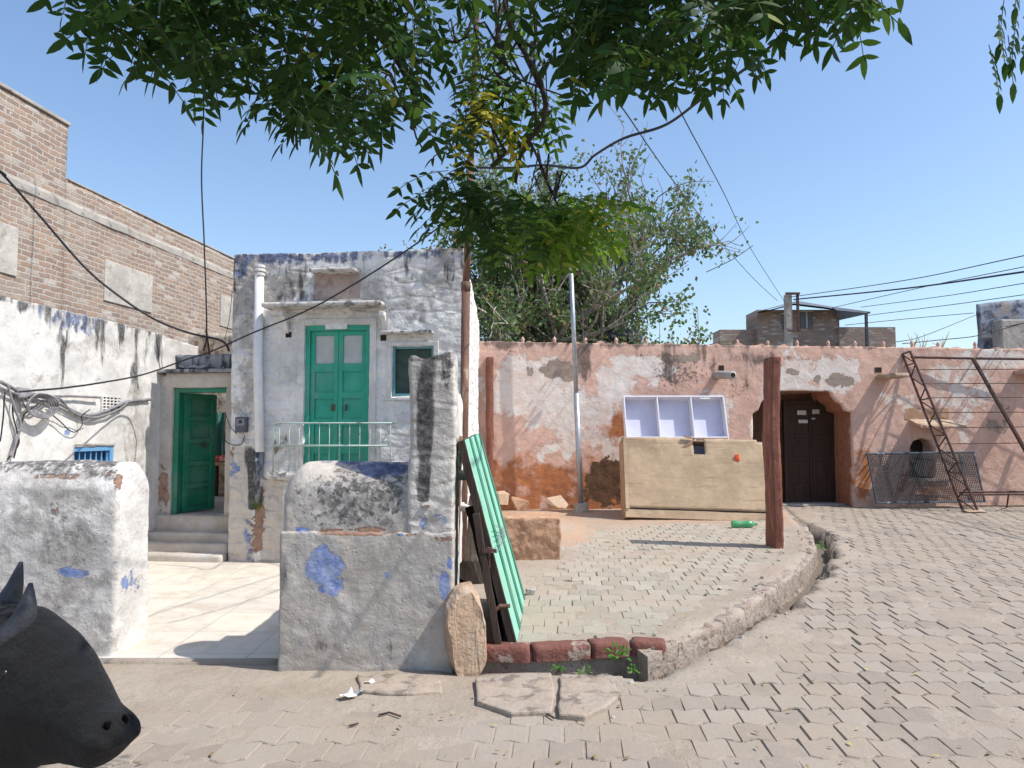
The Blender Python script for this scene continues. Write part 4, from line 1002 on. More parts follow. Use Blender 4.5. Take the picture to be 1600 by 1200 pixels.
def pm_(P):
    px, py = proj(P); front = P[:, 1] < A3.y+.05
    st_x = np.interp(py, [550, 620, 720, 800], [668, 664, 663, 660])
    streak = np.clip(1-.5*((px-st_x)/np.interp(py, [550, 700, 790], [15, 12, 9]))**2, 0, 1)*(py < 785)*(py > 552)*front
    return dict(grime=B(px, py, (672, 556, 40, 9, .9), (700, 580, 10, 30, .6)), black=mx(streak*.98, B(px, py, (700, 575, 12, 25, .55), (655, 552, 16, 6, .75), (690, 552, 18, 6, .7))*front),
                proud=np.clip((py-838)/6, -1, 1)*.5+.4, grey=mx(B(px, py, (690, 600, 22, 60, .55), (670, 690, 40, 80, .50), (670, 900, 60, 120, .62))*front, .22*front),
                blue=B(px, py, (694, 915, 8, 24, .95), (662, 815, 8, 16, .6), (690, 812, 10, 14, .55), (702, 880, 5, 12, .8)),
                brick=B(px, py, (690, 838, 16, 4, .7), (702, 900, 5, 30, .58)), cream=B(px, py, (700, 800, 20, 60, .4)))
q.build('pillar', M['lime_pillar'], fr_, smooth=True, merge=1e-4, masks=pm_)
q = MB(); rbox(q, (A2.x-.004, A2.y-.026, -.05), (1, 0, 0), (0, 1, 0), Lr+.006, .36, LOWZ+.05, .018, .010, (.014, .006, .003), (1.8, 8, 26), seed=3, warp=lambda x, y, z: (x, y, z+(.018*noise.noise(Vector((x*9, 0, 2)))+.010*noise.noise(Vector((x*30, 0, 5))))*max(0, (z-LOWZ+.1)/.15)))
def lowm(P):
    a = frm(P); b = pm_(P); r_ = {k: np.maximum(a.get(k, -1+0*P[:, 0]), b.get(k, -1+0*P[:, 0])) for k in set(a) | set(b)}; r_['proud'] = 0*P[:, 0]-1; r_['brick'] = B(*proj(P), (560, 833, 60, 5, .9), (690, 842, 18, 6, .7), (640, 836, 25, 4, .6)); return r_
q.build('plaster_layer', M['lime_grey'], fr_, smooth=True, merge=1e-4, masks=lowm)
q = MB(); c = at(663, 790, A3.y-.01); q.hull(c, (.08, .05, .03), 2); q.build('brick_toe', M['concrete'], fr_)
# alley side wall to the house corner
q = MB(); P0 = Vector((A3.x-.02, A3.y+.40, 0)); P1 = Vector((-.585, 9.1, 0)); e_ = (P1-P0).normalized()
nn = Vector((-e_.y, e_.x, 0))
if nn.x > 0: nn = -nn
rbox(q, P0-Vector((0, 0, .05)), e_, nn, (P1-P0).length, .22, 2.08, .04, .02, (.018, .008), (2.2, 9), faces='fblrt', seed=6, warp=lambda x, y, z: (x, y, z*(1-.05*(x > .9)-.03*math.sin(x*2))))
for s_ in (.65, 1.5): q.hull(P0+e_*s_-nn*.02+Vector((0, 0, 1.5-.4*s_)), (.16, .1, .09), 7)
q2 = q.build('alley_wall', M['lime'], loc=P0, smooth=True, merge=1e-4)
meta(q2, 'bright white wall running back from the pillar to the house corner', 'wall')

# ================================================================== PINK WALL
PA, PB = (-.66, 14.3), (11.9, 15.78)
PW = Wall(PA, PB); pz = PW.sz
pw = thing('pink_wall', 'long peeling pink plaster wall with cusped doorway and small arched window', 'wall', PW.pt(5, 0))
dpx = [(1176, 800), (1176, 646), (1185, 641), (1190, 629), (1197, 620), (1201, 611), (1296, 611), (1300, 620), (1306, 627), (1314, 632), (1318, 641), (1330, 645), (1333, 800)]
dpoly = [pz(*q) for q in dpx]; dpoly[0] = (dpoly[0][0], -.2); dpoly[-1] = (dpoly[-1][0], -.2)
wpx = [(1422, 748), (1422, 700), (1427, 689), (1440, 683), (1452, 687), (1460, 700), (1474, 702), (1474, 748)]
wpoly = [pz(*q) for q in [(1421, 748), (1421, 700), (1427, 689), (1440, 684), (1453, 689), (1459, 700), (1459, 748)]]
rpx = [pz(*q) for q in ((1405, 655), (1478, 655), (1478, 637), (1405, 637))]
ptop = lambda s: 3.27+.02*noise.noise(Vector((s*1.5, 0, 0)))+.012*noise.noise(Vector((s*8, 0, 0)))
q = MB(); gridwall(q, PW, 0, PW.L, -.1, ptop, .04, thick=.35, holes=[(dpoly, .70), (wpoly, .35)], amp=(.015, .006, .003), sc=(1.2, 6, 20), sides='lr')
def pmask(P):
    px, py = proj(P)
    return dict(
        white=B(px, py, (830, 605, 78, 48, 1), (880, 640, 70, 34, 1), (1000, 575, 60, 22, .8), (1120, 640, 40, 30, .55), (1400, 620, 50, 30, .5), (1250, 600, 60, 50, .8), (960, 720, 30, 40, .7), (960, 600, 36, 36, .8), (925, 660, 60, 35, .62), (850, 700, 70, 8, .55), (845, 715, 9, 14, .7), (885, 705, 9, 20, .7), (970, 700, 26, 30, .75), (1300, 585, 48, 34, .85), (1245, 580, 20, 34, .8), (1175, 665, 5, 22, .9), (1010, 600, 30, 14, .5), (1500, 590, 55, 50, .68), (1565, 560, 60, 16, .8), (1505, 680, 20, 40, .6), (920, 780, 20, 10, .4)),
        cement=B(px, py, (868, 577, 28, 14, .95), (885, 588, 12, 8, .8), (828, 580, 6, 10, .8), (1312, 594, 22, 12, .9), (1277, 592, 6, 8, .8), (1238, 580, 12, 7, .8), (1065, 560, 35, 9, .75), (1560, 660, 22, 28, .5), (1240, 560, 26, 5, .45)),
        orange=mx(np.clip((py-690)/50, 0, 1)*.62*(px < 1180), B(px, py, (965, 670, 22, 28, .68), (800, 745, 70, 40, .7), (870, 760, 50, 40, .75), (820, 780, 90, 12, .7), (1350, 740, 24, 60, .62), (1440, 760, 90, 30, .5))),
        damp=B(px, py, (945, 758, 34, 34, .95), (928, 730, 10, 10, .85), (955, 740, 22, 26, .85), (930, 790, 40, 14, .5), (878, 728, 12, 14, .42)),
        black=mx(np.clip(1-(py-538)/18, 0, 1)*.75-.15, B(px, py, (910, 560, 14, 34, .72), (905, 545, 40, 9, .55), (1080, 560, 80, 26, .52), (1160, 580, 20, 40, .52), (1050, 575, 40, 30, .5), (1420, 558, 30, 24, .42), (1180, 560, 60, 12, .5))),
        speck=B(px, py, (1060, 585, 60, 36, .62), (800, 545, 40, 14, .5), (1150, 600, 40, 40, .5), (1540, 730, 60, 40, .45), (1000, 555, 60, 12, .5)),
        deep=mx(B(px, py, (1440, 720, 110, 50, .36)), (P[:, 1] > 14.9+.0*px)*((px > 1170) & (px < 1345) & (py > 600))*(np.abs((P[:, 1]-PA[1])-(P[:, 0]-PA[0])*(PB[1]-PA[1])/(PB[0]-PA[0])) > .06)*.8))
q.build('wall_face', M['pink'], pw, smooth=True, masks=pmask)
# back of the recess, door, threshold
def rec(t): return [pz(x, y, -t) for x, y in ()]
da_, db_ = dpoly[1][0], dpoly[-1][0]
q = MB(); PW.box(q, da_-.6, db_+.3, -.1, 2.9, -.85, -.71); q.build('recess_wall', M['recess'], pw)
q = MB(); PW.box(q, da_-.02, db_+.02, -.1, .155, -.71, -.30); q.build('doorstep', M['concrete'], pw, bevel=.01)
od = None
mid = PW.sz(1268, 700, -.66)[0]
for k, (s0_, s1_) in enumerate(((mid-.52, mid-.004), (mid+.004, mid+.52))):
    q = MB(); PW.box(q, s0_, s1_, .16, 2.15, -.69, -.66)
    for z_ in (.16, .55, 1.0, 1.45, 1.9, 2.07): PW.box(q, s0_+.05, s1_-.05, z_, z_+.08, -.66, -.642)
    PW.box(q, s0_, s0_+.05, .16, 2.15, -.66, -.638); PW.box(q, s1_-.05, s1_, .16, 2.15, -.66, -.638)
    od = q.build('door_leaf', M['olddoor'], pw, bevel=.004)
    if k == 0:
        for (u, v_, w_, h_) in ((.22, 1.93, .19, .09), (.24, 1.76, .2, .07)):
            p = MB(); PW.box(p, s0_+u, s0_+u+w_, v_, v_+h_, -.641, -.636); p.build('paper_notice', M['plaster'], od)
    else:
        for (u, v_, w_, h_) in ((.02, 1.95, .15, .09), (.0, 1.84, .08, .03)):
            p = MB(); PW.box(p, s0_+u, s0_+u+w_, v_, v_+h_, -.641, -.636); p.build('paper_notice', M['plaster'], od)
q = MB(); PW.box(q, mid-.60, mid-.525, .155, 2.22, -.70, -.62); PW.box(q, mid+.525, mid+.60, .155, 2.22, -.70, -.62); PW.box(q, mid-.525, mid+.525, 2.155, 2.22, -.70, -.62); q.build('door_frame', M['olddoor'], pw)
# small window parts
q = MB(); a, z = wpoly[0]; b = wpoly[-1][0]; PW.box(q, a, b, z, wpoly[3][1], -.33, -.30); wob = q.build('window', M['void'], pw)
q = MB(); PW.box(q, a-.05, b+.35, z-.04, z, -.02, .03); q.build('sill', M['plaster'], wob)
q = MB(); PW.box(q, a+.10, a+.16, z, z+.70, -.2, -.16); q.build('window_bar', M['bark'], wob)
a, z = pz(1420, 655); b, z2 = pz(1482, 655)
q = MB(); PW.box(q, a-.08, b, z+.0, z+.22, -.03, .006); q.build('shallow_panel', M['plyedge'], pw)
q = MB(); c0, c1 = PW.pt(a, z, 0), PW.pt(b, z, 0); o1, o2 = PW.pt(a+.02, z-.13, .34), PW.pt(b+.16, z-.13, .34)
q.add([c0, c1, o2, o1]+[v+Vector((0, 0, -.04)) for v in (c0, c1, o2, o1)], [(0, 1, 2, 3), (7, 6, 5, 4), (3, 2, 6, 7), (0, 3, 7, 4), (1, 5, 6, 2)]); q.build('hood', M['palestone'], pw)
# spouts
a, z = pz(1122, 587); sp = MB(); sp.tube([PW.pt(a-.05, z, -.1), PW.pt(a-.02, z+.0, .2), PW.pt(a+.04, z-.03, .62)], [.085, .08, .075], 12); so_ = sp.build('water_spout', M['concrete'], pw, smooth=True)
sp = MB(); sp.tube([PW.pt(a+.0405, z-.031, .60), PW.pt(a+.041, z-.031, .626)], .045, 12); sp.build('spout_hole', M['void'], so_)
for (x, y, w_) in ((1127, 575, .05), (1372, 578, .07)):
    a, z = pz(x, y); q = MB(); PW.box(q, a-w_, a+w_, z-.05, z+.05, -.05, .012); q.build('beam_hole', M['void'], pw)
a, z = pz(1368, 589); q = MB(); rbox(q, PW.pt(a, z-.05, .62), PW.e, -PW.n, .30, .62, .09, .04, .012, (.01,), (6,), faces='fblrtd'); q.build('stone_beam', M['palestone'], pw, smooth=True, merge=1e-4)
a, z = pz(1583, 582); q = MB(); rbox(q, PW.pt(a, z-.05, .55), PW.e, -PW.n, .5, .55, .09, .05, .012, (.01,), (6,), faces='fblrtd'); q.build('stone_beam', M['pink'], pw, smooth=True, merge=1e-4)
for x, h_ in ((818, 1), (868, 1), (917, .9), (965, 1), (1013, .9), (1156, 1), (1204, .9), (1250, 1), (1299, 1.1), (1341, 1), (1386, 1.1), (1431, 1.2), (1472, 1.1), (1530, 1.2)):
    a, z = pz(x, 538); q = MB(); c = PW.pt(a, ptop(a)-.02, -.12)
    prof = [(0, .045), (.03, .06), (.05, .03), (.075, .05), (.11, .045), (.14, .012), (.15, .004)]
    q.tube([c+Vector((0, 0, u*h_)) for u, _ in prof], [v*.75 for _, v in prof], 8); q.build('finial', M['pink'], pw, smooth=True)
# coping line: little rounded merlons
q = MB()
for k in range(26):
    a = 1+k*.46; q.tube([PW.pt(a, ptop(a)-.05, -.05), PW.pt(a, ptop(a)-.05, -.25)], .07+.03*random.random(), 10)
q.build('merlons', M['pink'], pw)
# red stone post in the corner left of the wall
c = PW.pt(*pz(764, 790), .12); zt = at(764, 557, c.y).z
q = MB(); rbox(q, (c.x-.07, c.y, 0), (1, 0, 0), (0, 1, 0), .14, .12, zt, .05, .012, (.018, .006), (2, 9)); meta(q.build('corner_post', M['redstone'], loc=(c.x, c.y, 0), smooth=True, merge=1e-4), 'dark red stone post set against the left end of the pink wall', 'post')

# ================================================================== THINGS ON THE PLATFORM
# red stone post
c = gr(1214, 858, .12); zt = at(1219, 557, c.y).z
q = MB(); rbox(q, (c.x-.045, c.y, .02), (1, 0, 0), (0, 1, 0), .115, .34, zt-.02, .028, .005, (.016, .006, .003), (1.8, 8, 24), warp=lambda x, y, z: (x+.025*z/2.4+.012*math.sin(z*3.1), y, z))
meta(q.build('stone_post', M['redstone'], loc=(c.x, c.y, .12), smooth=True, merge=1e-4), 'tall rough red stone post standing at the platform edge before the doorway', 'post')
# galvanised lamp pole
c = at(908, 790, 14.05); c.z = .13; zt = at(893, 415, c.y).z; pp = thing('metal_pole', 'thin galvanised metal pole in a round concrete footing by the pink wall', 'pole', c)
tp = at(892, 415, c.y); bt = Vector((c.x, c.y, .2)); md = bt.lerp(tp, .47)
q = MB(); q.tube([bt, md], .052, 12); q.build('lower_tube', M['galv'], pp, smooth=True)
q = MB(); q.tube([md-Vector((0, 0, .03)), tp], .042, 12); q.build('upper_tube', M['galv'], pp, smooth=True)
q = MB(); q.tube([(c.x, c.y, .05), (c.x, c.y, .30)], [.14, .13], 16); q.v = disp(q.v, (.008,), (8,)).tolist(); q.build('footing', M['concrete'], pp, bevel=.01)
# thin antenna rod on the wall top
c = at(911, 520, 14.8); q = MB(); q.tube([(c.x, c.y, 3.2), (c.x, c.y, at(911, 483, 14.8).z)], .015, 6); meta(q.build('thin_rod', M['bark'], loc=(c.x, c.y, 3.2)), 'thin upright rod on the pink wall top just right of the metal pole', 'rod')
# plywood counter and shelf
CY = 12.85; cab = thing('plywood_counter', 'large discarded plywood counter box tipped against the pink wall', 'counter', gr(1090, 812, .13))
def cq(px, py, Y): return at(px, py, Y)
f = [cq(978, 808, CY), cq(1208, 816, CY), cq(1190, 688, CY+.42), cq(973, 683, CY+.42)]
f[0].z = max(f[0].z, .14); nrm = (f[1]-f[0]).cross(f[3]-f[0]).normalized()
if nrm.y > 0: nrm = -nrm
def bil(u, v, t=0): return (f[0]*(1-u)+f[1]*u)*(1-v)+(f[3]*(1-u)+f[2]*u)*v+nrm*t
def bilbox(mb, u0, u1, v0, v1, t0, t1, nu=1, nv=1):
    c8 = [bil(u, v, t) for t in (t0, t1) for v in (v0, v1) for u in (u0, u1)]
    return mb.add(c8, [(0, 2, 3, 1), (4, 5, 7, 6), (0, 1, 5, 4), (2, 6, 7, 3), (0, 4, 6, 2), (1, 3, 7, 5)])
q = MB(); N1, N2 = 50, 26; vs = []; ids = {}
hole_ = (.50, .58, .80, .985)
for j in range(N2+1):
    for i in range(N1+1):
        u, v = i/N1, .115+(j/N2)*.885
        b = .012*noise.noise(Vector((u*3, v*3, 0)))+.004*noise.noise(Vector((u*14, v*10, 3)))
        lip = .012*noise.noise(Vector((u*9, 0, 7))) if j == N2 else 0
        ids[i, j] = len(vs); vs.append(bil(u, v+lip, .018+b))
fs = []
for j in range(N2):
    for i in range(N1):
        u, v = (i+.5)/N1, .115+(j+.5)/N2*.885
        if hole_[0] < u < hole_[1] and hole_[2] < v < hole_[3]: continue
        if u > .965 and v > .965: continue
        fs.append((ids[i, j], ids[i+1, j], ids[i+1, j+1], ids[i, j+1]))
q.add(vs, fs); fo = q.build('front_sheet', M['ply'], cab, smooth=True, masks=lambda P: dict(stain=B(*proj(P), (1000, 692, 34, 10, .8), (1020, 700, 20, 12, .6), (1090, 800, 120, 7, .7), (980, 750, 5, 60, .55), (1195, 730, 5, 30, .5)))); md_ = fo.modifiers.new('thick', 'SOLIDIFY'); md_.thickness = .012; md_.offset = 0
q = MB(); bilbox(q, -.002, 1.0, .0, .10, -.02, .012); q.build('base_board', M['ply'], cab, bevel=.004)
q = MB(); bilbox(q, -.004, .006, .0, 1.0, -.42, .008); bilbox(q, .992, 1.0, 0, .98, -.42, .004); bilbox(q, .006, .992, .0, .015, -.42, -.02); bilbox(q, .006, .992, .97, .985, -.42, -.02); q.build('box_frame', M['plyedge'], cab, bevel=.003)
q = MB(); bilbox(q, .006, .992, .015, .97, -.30, -.28); q.build('inner_board', M['whitelam_back'], cab)
q = MB(); bilbox(q, .0, .025, .10, .97, .03, .036); q.build('torn_strip', M['ply'], cab)
cc = bil(.80, .76, .035); q = MB(); q.hull(cc, (.10, .03, .13), 3); q.v = disp(q.v, (.012,), (20,)).tolist(); meta(q.build('orange_rag', M['orange'], loc=cc, smooth=True), 'small bright orange plastic scrap stuck on the plywood sheet', 'scrap')
q = MB(); q.hull(cc+Vector((.06, 0, -.13)), (.13, .02, .12), 8); q.build('torn_patch', M['plyedge'], cab)
q = MB(); a_ = bil(.49, 1.0, .04); q.obox(a_+Vector((.02, -.02, .0)), (.16, 0, -.03), (0, .02, 0), (0, 0, .012)); q.obox(bil(.45, .90, .035), (.10, 0, .07), (0, .004, 0), (.012, 0, -.02)); q.build('broken_flap', M['plyedge'], cab)
# white shelf
SY = 13.55; shf = thing('white_shelf_unit', 'white laminate shelf unit with three open compartments behind the plywood counter', 'shelf', at(1060, 685, SY))
f = [cq(980, 700, SY), cq(1141, 700, SY), cq(1131, 618, SY+.30), cq(974, 618, SY+.30)]
nrm = (f[1]-f[0]).cross(f[3]-f[0]).normalized()
if nrm.y > 0: nrm = -nrm
q = MB(); bilbox(q, .01, .99, .0, .98, -.22, -.20); q.build('back_panel', M['whitelam_back'], shf)
q = MB(); bilbox(q, 0, .012, 0, 1, -.22, 0); bilbox(q, .988, 1, 0, 1, -.22, 0); bilbox(q, .012, .988, .975, 1, -.22, 0); q.build('frame', M['whitelam'], shf, bevel=.002)
for u in (.335, .67): q = MB(); bilbox(q, u-.006, u+.006, .0, .975, -.20, -.003); q.build('divider', M['whitelam'], shf, bevel=.002)
q = MB(); bilbox(q, .012, .988, .19, .215, -.20, -.002); q.build('shelf_board', M['whitelam'], shf, bevel=.002)
q = MB(); bilbox(q, .76, .86, .935, .955, -.003, .004); q.build('sticker', M['paper'], shf)
# bottle
c = gr(1160, 822, .15); q = MB(); ax = Vector((1, -.05, 0)).normalized(); L_ = [(-.17, .012), (-.165, .045), (-.14, .056), (-.09, .058), (-.04, .05), (.0, .045), (.04, .05), (.08, .058), (.13, .055), (.165, .03), (.18, .018), (.20, .018)]
q.tube([Vector((c.x, c.y, .18))+ax*a for a, _ in L_], [r_ for _, r_ in L_], 14)
bo = thing('plastic_bottle', 'green plastic bottle lying in front of the plywood counter', 'bottle', c); q.build('body', M['bottle'], bo, smooth=True)
q = MB(); q.tube([Vector((c.x, c.y, .18))+ax*.20, Vector((c.x, c.y, .18))+ax*.222], .02, 12); q.build('cap', M['bottle'], bo)
# sandstone block and rubble
A = gr(793, 874, .12); Bp = gr(877, 878, .12); hb_ = at(835, 809, A.y).z-.12
q = MB(); rbox(q, (A.x-.15, A.y, .09), (1, -.02, 0), (.02, 1, 0), Bp.x-A.x+.15, .62, hb_+.03, .02, .010, (.014, .016, .012), (3, 8, 20))
meta(q.build('sandstone_block', M['sandstone'], loc=(A.x+.3, A.y, .12), smooth=True, merge=1e-4), 'large squared orange sandstone block with chiselled face', 'stone block')
RB = [(812, 800, .52, .34, .20, 11, 'red-brown broken stone slab lying on the heap behind the block'), (873, 800, .38, .3, .24, 12, 'pale flat-topped stone at the right end of the rubble heap'),
      (785, 792, .3, .4, .26, 13, 'pale stone at the left of the heap beside the green door'), (842, 806, .42, .3, .12, 14, 'low flat stone in the middle of the rubble heap'), (826, 815, .26, .2, .16, 16, 'small broken wedge just behind the sandstone block')]
for x, y, a, b, c_, sd, lb in RB:
    p = gr(x, y+6, .16); q = MB(); q.hull((p.x, p.y+.1, .12+c_*.5+(.14 if sd in (11, 12, 13) else .02)), (a, b, c_), sd, rot=sd)
    meta(q.build('rubble_stone', M['sandstone'] if sd in (11, 16) else M['palestone'], loc=(p.x, p.y+.1, .12)), lb, 'stone', 'rubble stones behind the sandstone block')
hp = MB(); nx = 36; HX, HY = np.meshgrid(np.linspace(-.5, 1.7, nx), np.linspace(9.6, 13.8, 50))
HZ = .09+.22*np.exp(-((HX-.35)/.62)**2-((HY-11.6)/1.3)**2)+nz(HX, HY, 5, 2)*.03
meta(sheet('soil_heap', HX, HY, HZ, M['sand'], dict(red=HZ*0+.9)), kind='structure')
p = gr(829, 930, .12); q = MB(); q.hull((p.x, p.y, .15), (.10, .09, .075), 21); meta(q.build('loose_stone', M['concrete'], loc=(p.x, p.y, .12)), 'small grey stone on the pavers right of the green door', 'stone')
# sheet metal door, leaning
n0 = gr(803, 1008, .125); n1 = gr(816, 934, .125); t0 = at(721, 689, n0.y+.03); t1 = at(745, 678, n1.y-.2)
gd = thing('sheet_metal_door', 'mint green ribbed sheet metal door leaning on the white alley wall', 'door', n0)
f = [n0, n1, t1, t0]; nrm = (f[1]-f[0]).cross(f[3]-f[0]).normalized()
if nrm.x < 0: nrm = -nrm
q = MB(); prof = []
for k in range(3):
    b0 = k/3
    prof += [(b0+.02, 0), (b0+.25, 0), (b0+.27, -.012), (b0+.31, -.012), (b0+.33, 0)]
vs = []; fs = []
for i, (u, t) in enumerate(prof):
    for j in range(9): vs.append(bil(u, j/8, t+.022+.002*noise.noise(Vector((u*5, j, 0)))))
for i in range(len(prof)-1):
    for j in range(8): fs.append((i*9+j, (i+1)*9+j, (i+1)*9+j+1, i*9+j+1))
q.add(vs, fs); q.build('sheet', M['mint'], gd)
q = MB()
for u0, u1 in ((.255, .345), (.59, .675), (.925, 1.0)): bilbox(q, u0, u1, .0, 1.0, .018, .030)
q.build('rib', M['mint_dk'], gd, bevel=.003)
q = MB(); bilbox(q, 0, .025, -.0, 1.0, -.035, .020); bilbox(q, .975, 1, 0, 1, -.035, .017); bilbox(q, .025, .975, .985, 1.0, -.035, .018); bilbox(q, .025, .975, 0, .02, -.035, .018); bilbox(q, .025, .975, .48, .52, -.035, .0); q.build('frame', M['dkwood'], gd, bevel=.003)
q = MB(); c = bil(.0, .46, -.0); q.obox(c+Vector((.0, -.03, 0)), (.05, 0, .0), (0, .02, .0), (0, 0, .012)); q.tube([c+Vector((-.06, -.03, -.01)), c+Vector((-.01, -.03, .02)), c+Vector((.05, -.03, 0))], .009, 6); q.tube([c+Vector((0, -.035, 0)), c+Vector((.0, -.035, -.12))], .007, 6); q.build('latch', M['rustdk'], gd)
q = MB(); c = bil(.0, .18, -.0); q.tube([c+Vector((-.07, -.03, -.02)), c+Vector((-.03, -.035, .02)), c+Vector((.04, -.03, .02))], .014, 6); q.build('hinge', M['rust'], gd)
q = MB()
for k in range(5):
    c = bil(.55, .42+.012*k, .035); q.tube([c-(f[1]-f[0]).normalized()*.6+Vector((0, 0, .03*k)), c+Vector((.01, 0, .01)), c+(f[1]-f[0]).normalized()*.35], .003, 5)
q.build('tie_wire', M['galv'], gd)
# wooden beams & planks behind it
def beam(name, a, b, w_, d_, mat, label, cat='beam', sd=1, yaw=0):
    a, b = Vector(a), Vector(b); t = (b-a).normalized(); u = t.cross(Vector((math.sin(yaw), math.cos(yaw), 0))).normalized(); v = t.cross(u); n = 14; vs = []
    for k in range(n+1):
        p = a.lerp(b, k/n)
        for i, j in ((-1, -1), (1, -1), (1, 1), (-1, 1)):
            q_ = p+u*w_/2*i+v*d_/2*j; vs.append(q_+noise.noise_vector(q_*5+Vector((sd, 0, 0)))*min(w_, d_)*.13)
    fs = [(k*4+i, k*4+(i+1) % 4, k*4+4+(i+1) % 4, k*4+4+i) for k in range(n) for i in range(4)]+[(0, 1, 2, 3), (n*4+3, n*4+2, n*4+1, n*4)]
    m = MB(); m.add(vs, fs); o = m.build(name, M[mat], loc=a, bevel=min(w_, d_)*.08); return meta(o, label, cat)
beam('wooden_beam', gr(790, 985, .13)+Vector((-.02, .12, .02)), at(738, 790, 5.9), .11, .09, 'dkwood', 'dark weathered wooden beam propped under the green sheet door')
beam('plank', gr(714, 905, .12)+Vector((.0, -.1, 0)), at(719, 690, 6.6), .03, .16, 'plank', 'reddish brown plank standing upright against the alley wall', 'plank', 3)
beam('wooden_beam', at(740, 860, 7.2)+Vector((-.02, 0, -.1)), at(757, 800, 7.2)+Vector((-.07, 0, .15)), .13, .10, 'bark', 'short thick grey wood piece between the alley wall and green door', 'beam', 5)
beam('dark_board', gr(786, 1003, .12)+Vector((-.03, .06, .0)), at(742, 800, 5.6)+Vector((.02, 0, .0)), .05, .42, 'dkwood', 'dark board leaning beneath the near edge of the green sheet door', 'board', 8)
p = gr(752, 900, .12); q = MB(); q.hull((p.x-.04, p.y-.3, .28), (.34, .4, .36), 31); meta(q.build('dark_rubble', M['dkwood'], loc=(p.x, p.y, .12)), 'dark lump of rubble hidden behind the upright sandstone slab', 'rubble')
# upright sandstone slab
bc = gr(728, 1052, .0); q = MB()
pl = [(-.065, 0), (.045, 0), (.115, .14), (.125, .34), (.095, .52), (.05, .61), (-.06, .57), (-.12, .49), (-.125, .30), (-.10, .12)]
c0 = Vector((bc.x, bc.y+.05, -.03)); nn_ = len(pl); th_ = .20; vs = []
ax_ = Vector((.96, .28, 0)); ay_ = Vector((-.28, .96, 0))
for lay in range(5):
    t = lay/4; ins = .90 if lay in (0, 4) else 1.0
    for x, z in pl: vs.append(c0+ax_*x*ins*1.05+ay_*((t-.5)*th_+.05*z)+Vector((.02*z-.06*z, 0, z*ins+.01*(1-ins)*0)))
fs = [(l*nn_+i, l*nn_+(i+1) % nn_, (l+1)*nn_+(i+1) % nn_, (l+1)*nn_+i) for l in range(4) for i in range(nn_)]+[tuple(range(nn_-1, -1, -1)), tuple(4*nn_+i for i in range(nn_))]
bm = bmesh.new(); bv = [bm.verts.new(v) for v in vs]
for f_ in fs: bm.faces.new([bv[i] for i in f_])
bmesh.ops.triangulate(bm, faces=[f_ for f_ in bm.faces if len(f_.verts) > 4]); bmesh.ops.subdivide_edges(bm, edges=bm.edges[:], cuts=3, use_grid_fill=True)
bm.verts.index_update(); q.add([v.co+noise.noise_vector(v.co*6)*.022+noise.noise_vector(v.co*17)*.009 for v in bm.verts], [tuple(v.index for v in f_.verts) for f_ in bm.faces]); bm.free()
meta(q.build('upright_slab', M['palestone'], loc=(bc.x, bc.y, 0), smooth=False), 'rough sandstone slab standing upright against the right end of the pillar', 'stone slab')
# concrete drain covers before the kerb
def slab(pxs, z, th, label, sd):
    pts = [g2(x, y, z) for x, y in pxs]; out = []
    for i in range(len(pts)):
        a, b = Vector(pts[i]), Vector(pts[(i+1) % len(pts)])
        for k in range(5):
            p = a.lerp(b, k/5); nv = noise.noise_vector(Vector((p.x*9, p.y*9, sd))); out.append((p.x+nv.x*.015, p.y+nv.y*.015))
    m = MB(); m.prism(out, z-th, z); c = Vector((*pts[0], 0))
    return meta(m.build('drain_cover', M['cover'], loc=c, bevel=.012), label, 'concrete slab', 'broken concrete slabs over the drain')
slab([(742, 1058), (800, 1050), (862, 1050), (868, 1085), (860, 1110), (800, 1112), (745, 1095)], .03, .07, 'broken pale concrete slab over the drain at the foot of the upright stone', 1)
slab([(876, 1052), (925, 1054), (958, 1064), (968, 1082), (955, 1098), (915, 1118), (872, 1114), (874, 1085)], .035, .08, 'rounded concrete slab over the drain under the green weeds', 2)
slab([(558, 1052), (640, 1052), (690, 1062), (690, 1080), (620, 1084), (560, 1078)], .018, .05, 'thin broken concrete slab at the foot of the grey front wall', 3)

# ================================================================== METAL FRAMES AT THE PINK WALL
# lattice truss
def truss():
    b0 = gr(1504, 797, .12); b1 = gr(1522, 800, .12); tpY = 15.25
    t0_ = at(1410, 553, 15.3); t1_ = at(1422, 549, 15.05)
    root = thing('lattice_truss', 'narrow rusty iron lattice truss leaning against the pink wall', 'truss', b1)
    A_ = [b0, b1+Vector((.02, -.1, 0)), gr(1512, 802, .12)+Vector((0, .15, 0))]; T_ = [t0_, t1_, t0_.lerp(t1_, .5)+Vector((0, .12, 0))]
    for a, b in zip(A_[:2], T_[:2]):
        m = MB(); m.tube([a, b], .024, 6); m.build('chord', M['rustdk'], root)
    m = MB(); n = 13
    for k in range(n):
        i, j = (0, 1) if k % 2 else (1, 0)
        m.tube([A_[i].lerp(T_[i], k/n), A_[j].lerp(T_[j], (k+.9)/n)], .014, 5)
        if k % 3 == 0: m.tube([A_[0].lerp(T_[0], k/n), A_[1].lerp(T_[1], k/n)], .014, 5)
    m.tube([T_[0], T_[1]], .018, 5); m.build('lacing', M['rustdk'], root)
    m = MB(); m.hull(b1+Vector((-.05, -.03, .02)), (.45, .3, .06), 4); meta(m.build('flat_stone', M['palestone'], loc=b1), 'flat reddish stone under the foot of the lattice truss', 'stone')
truss()
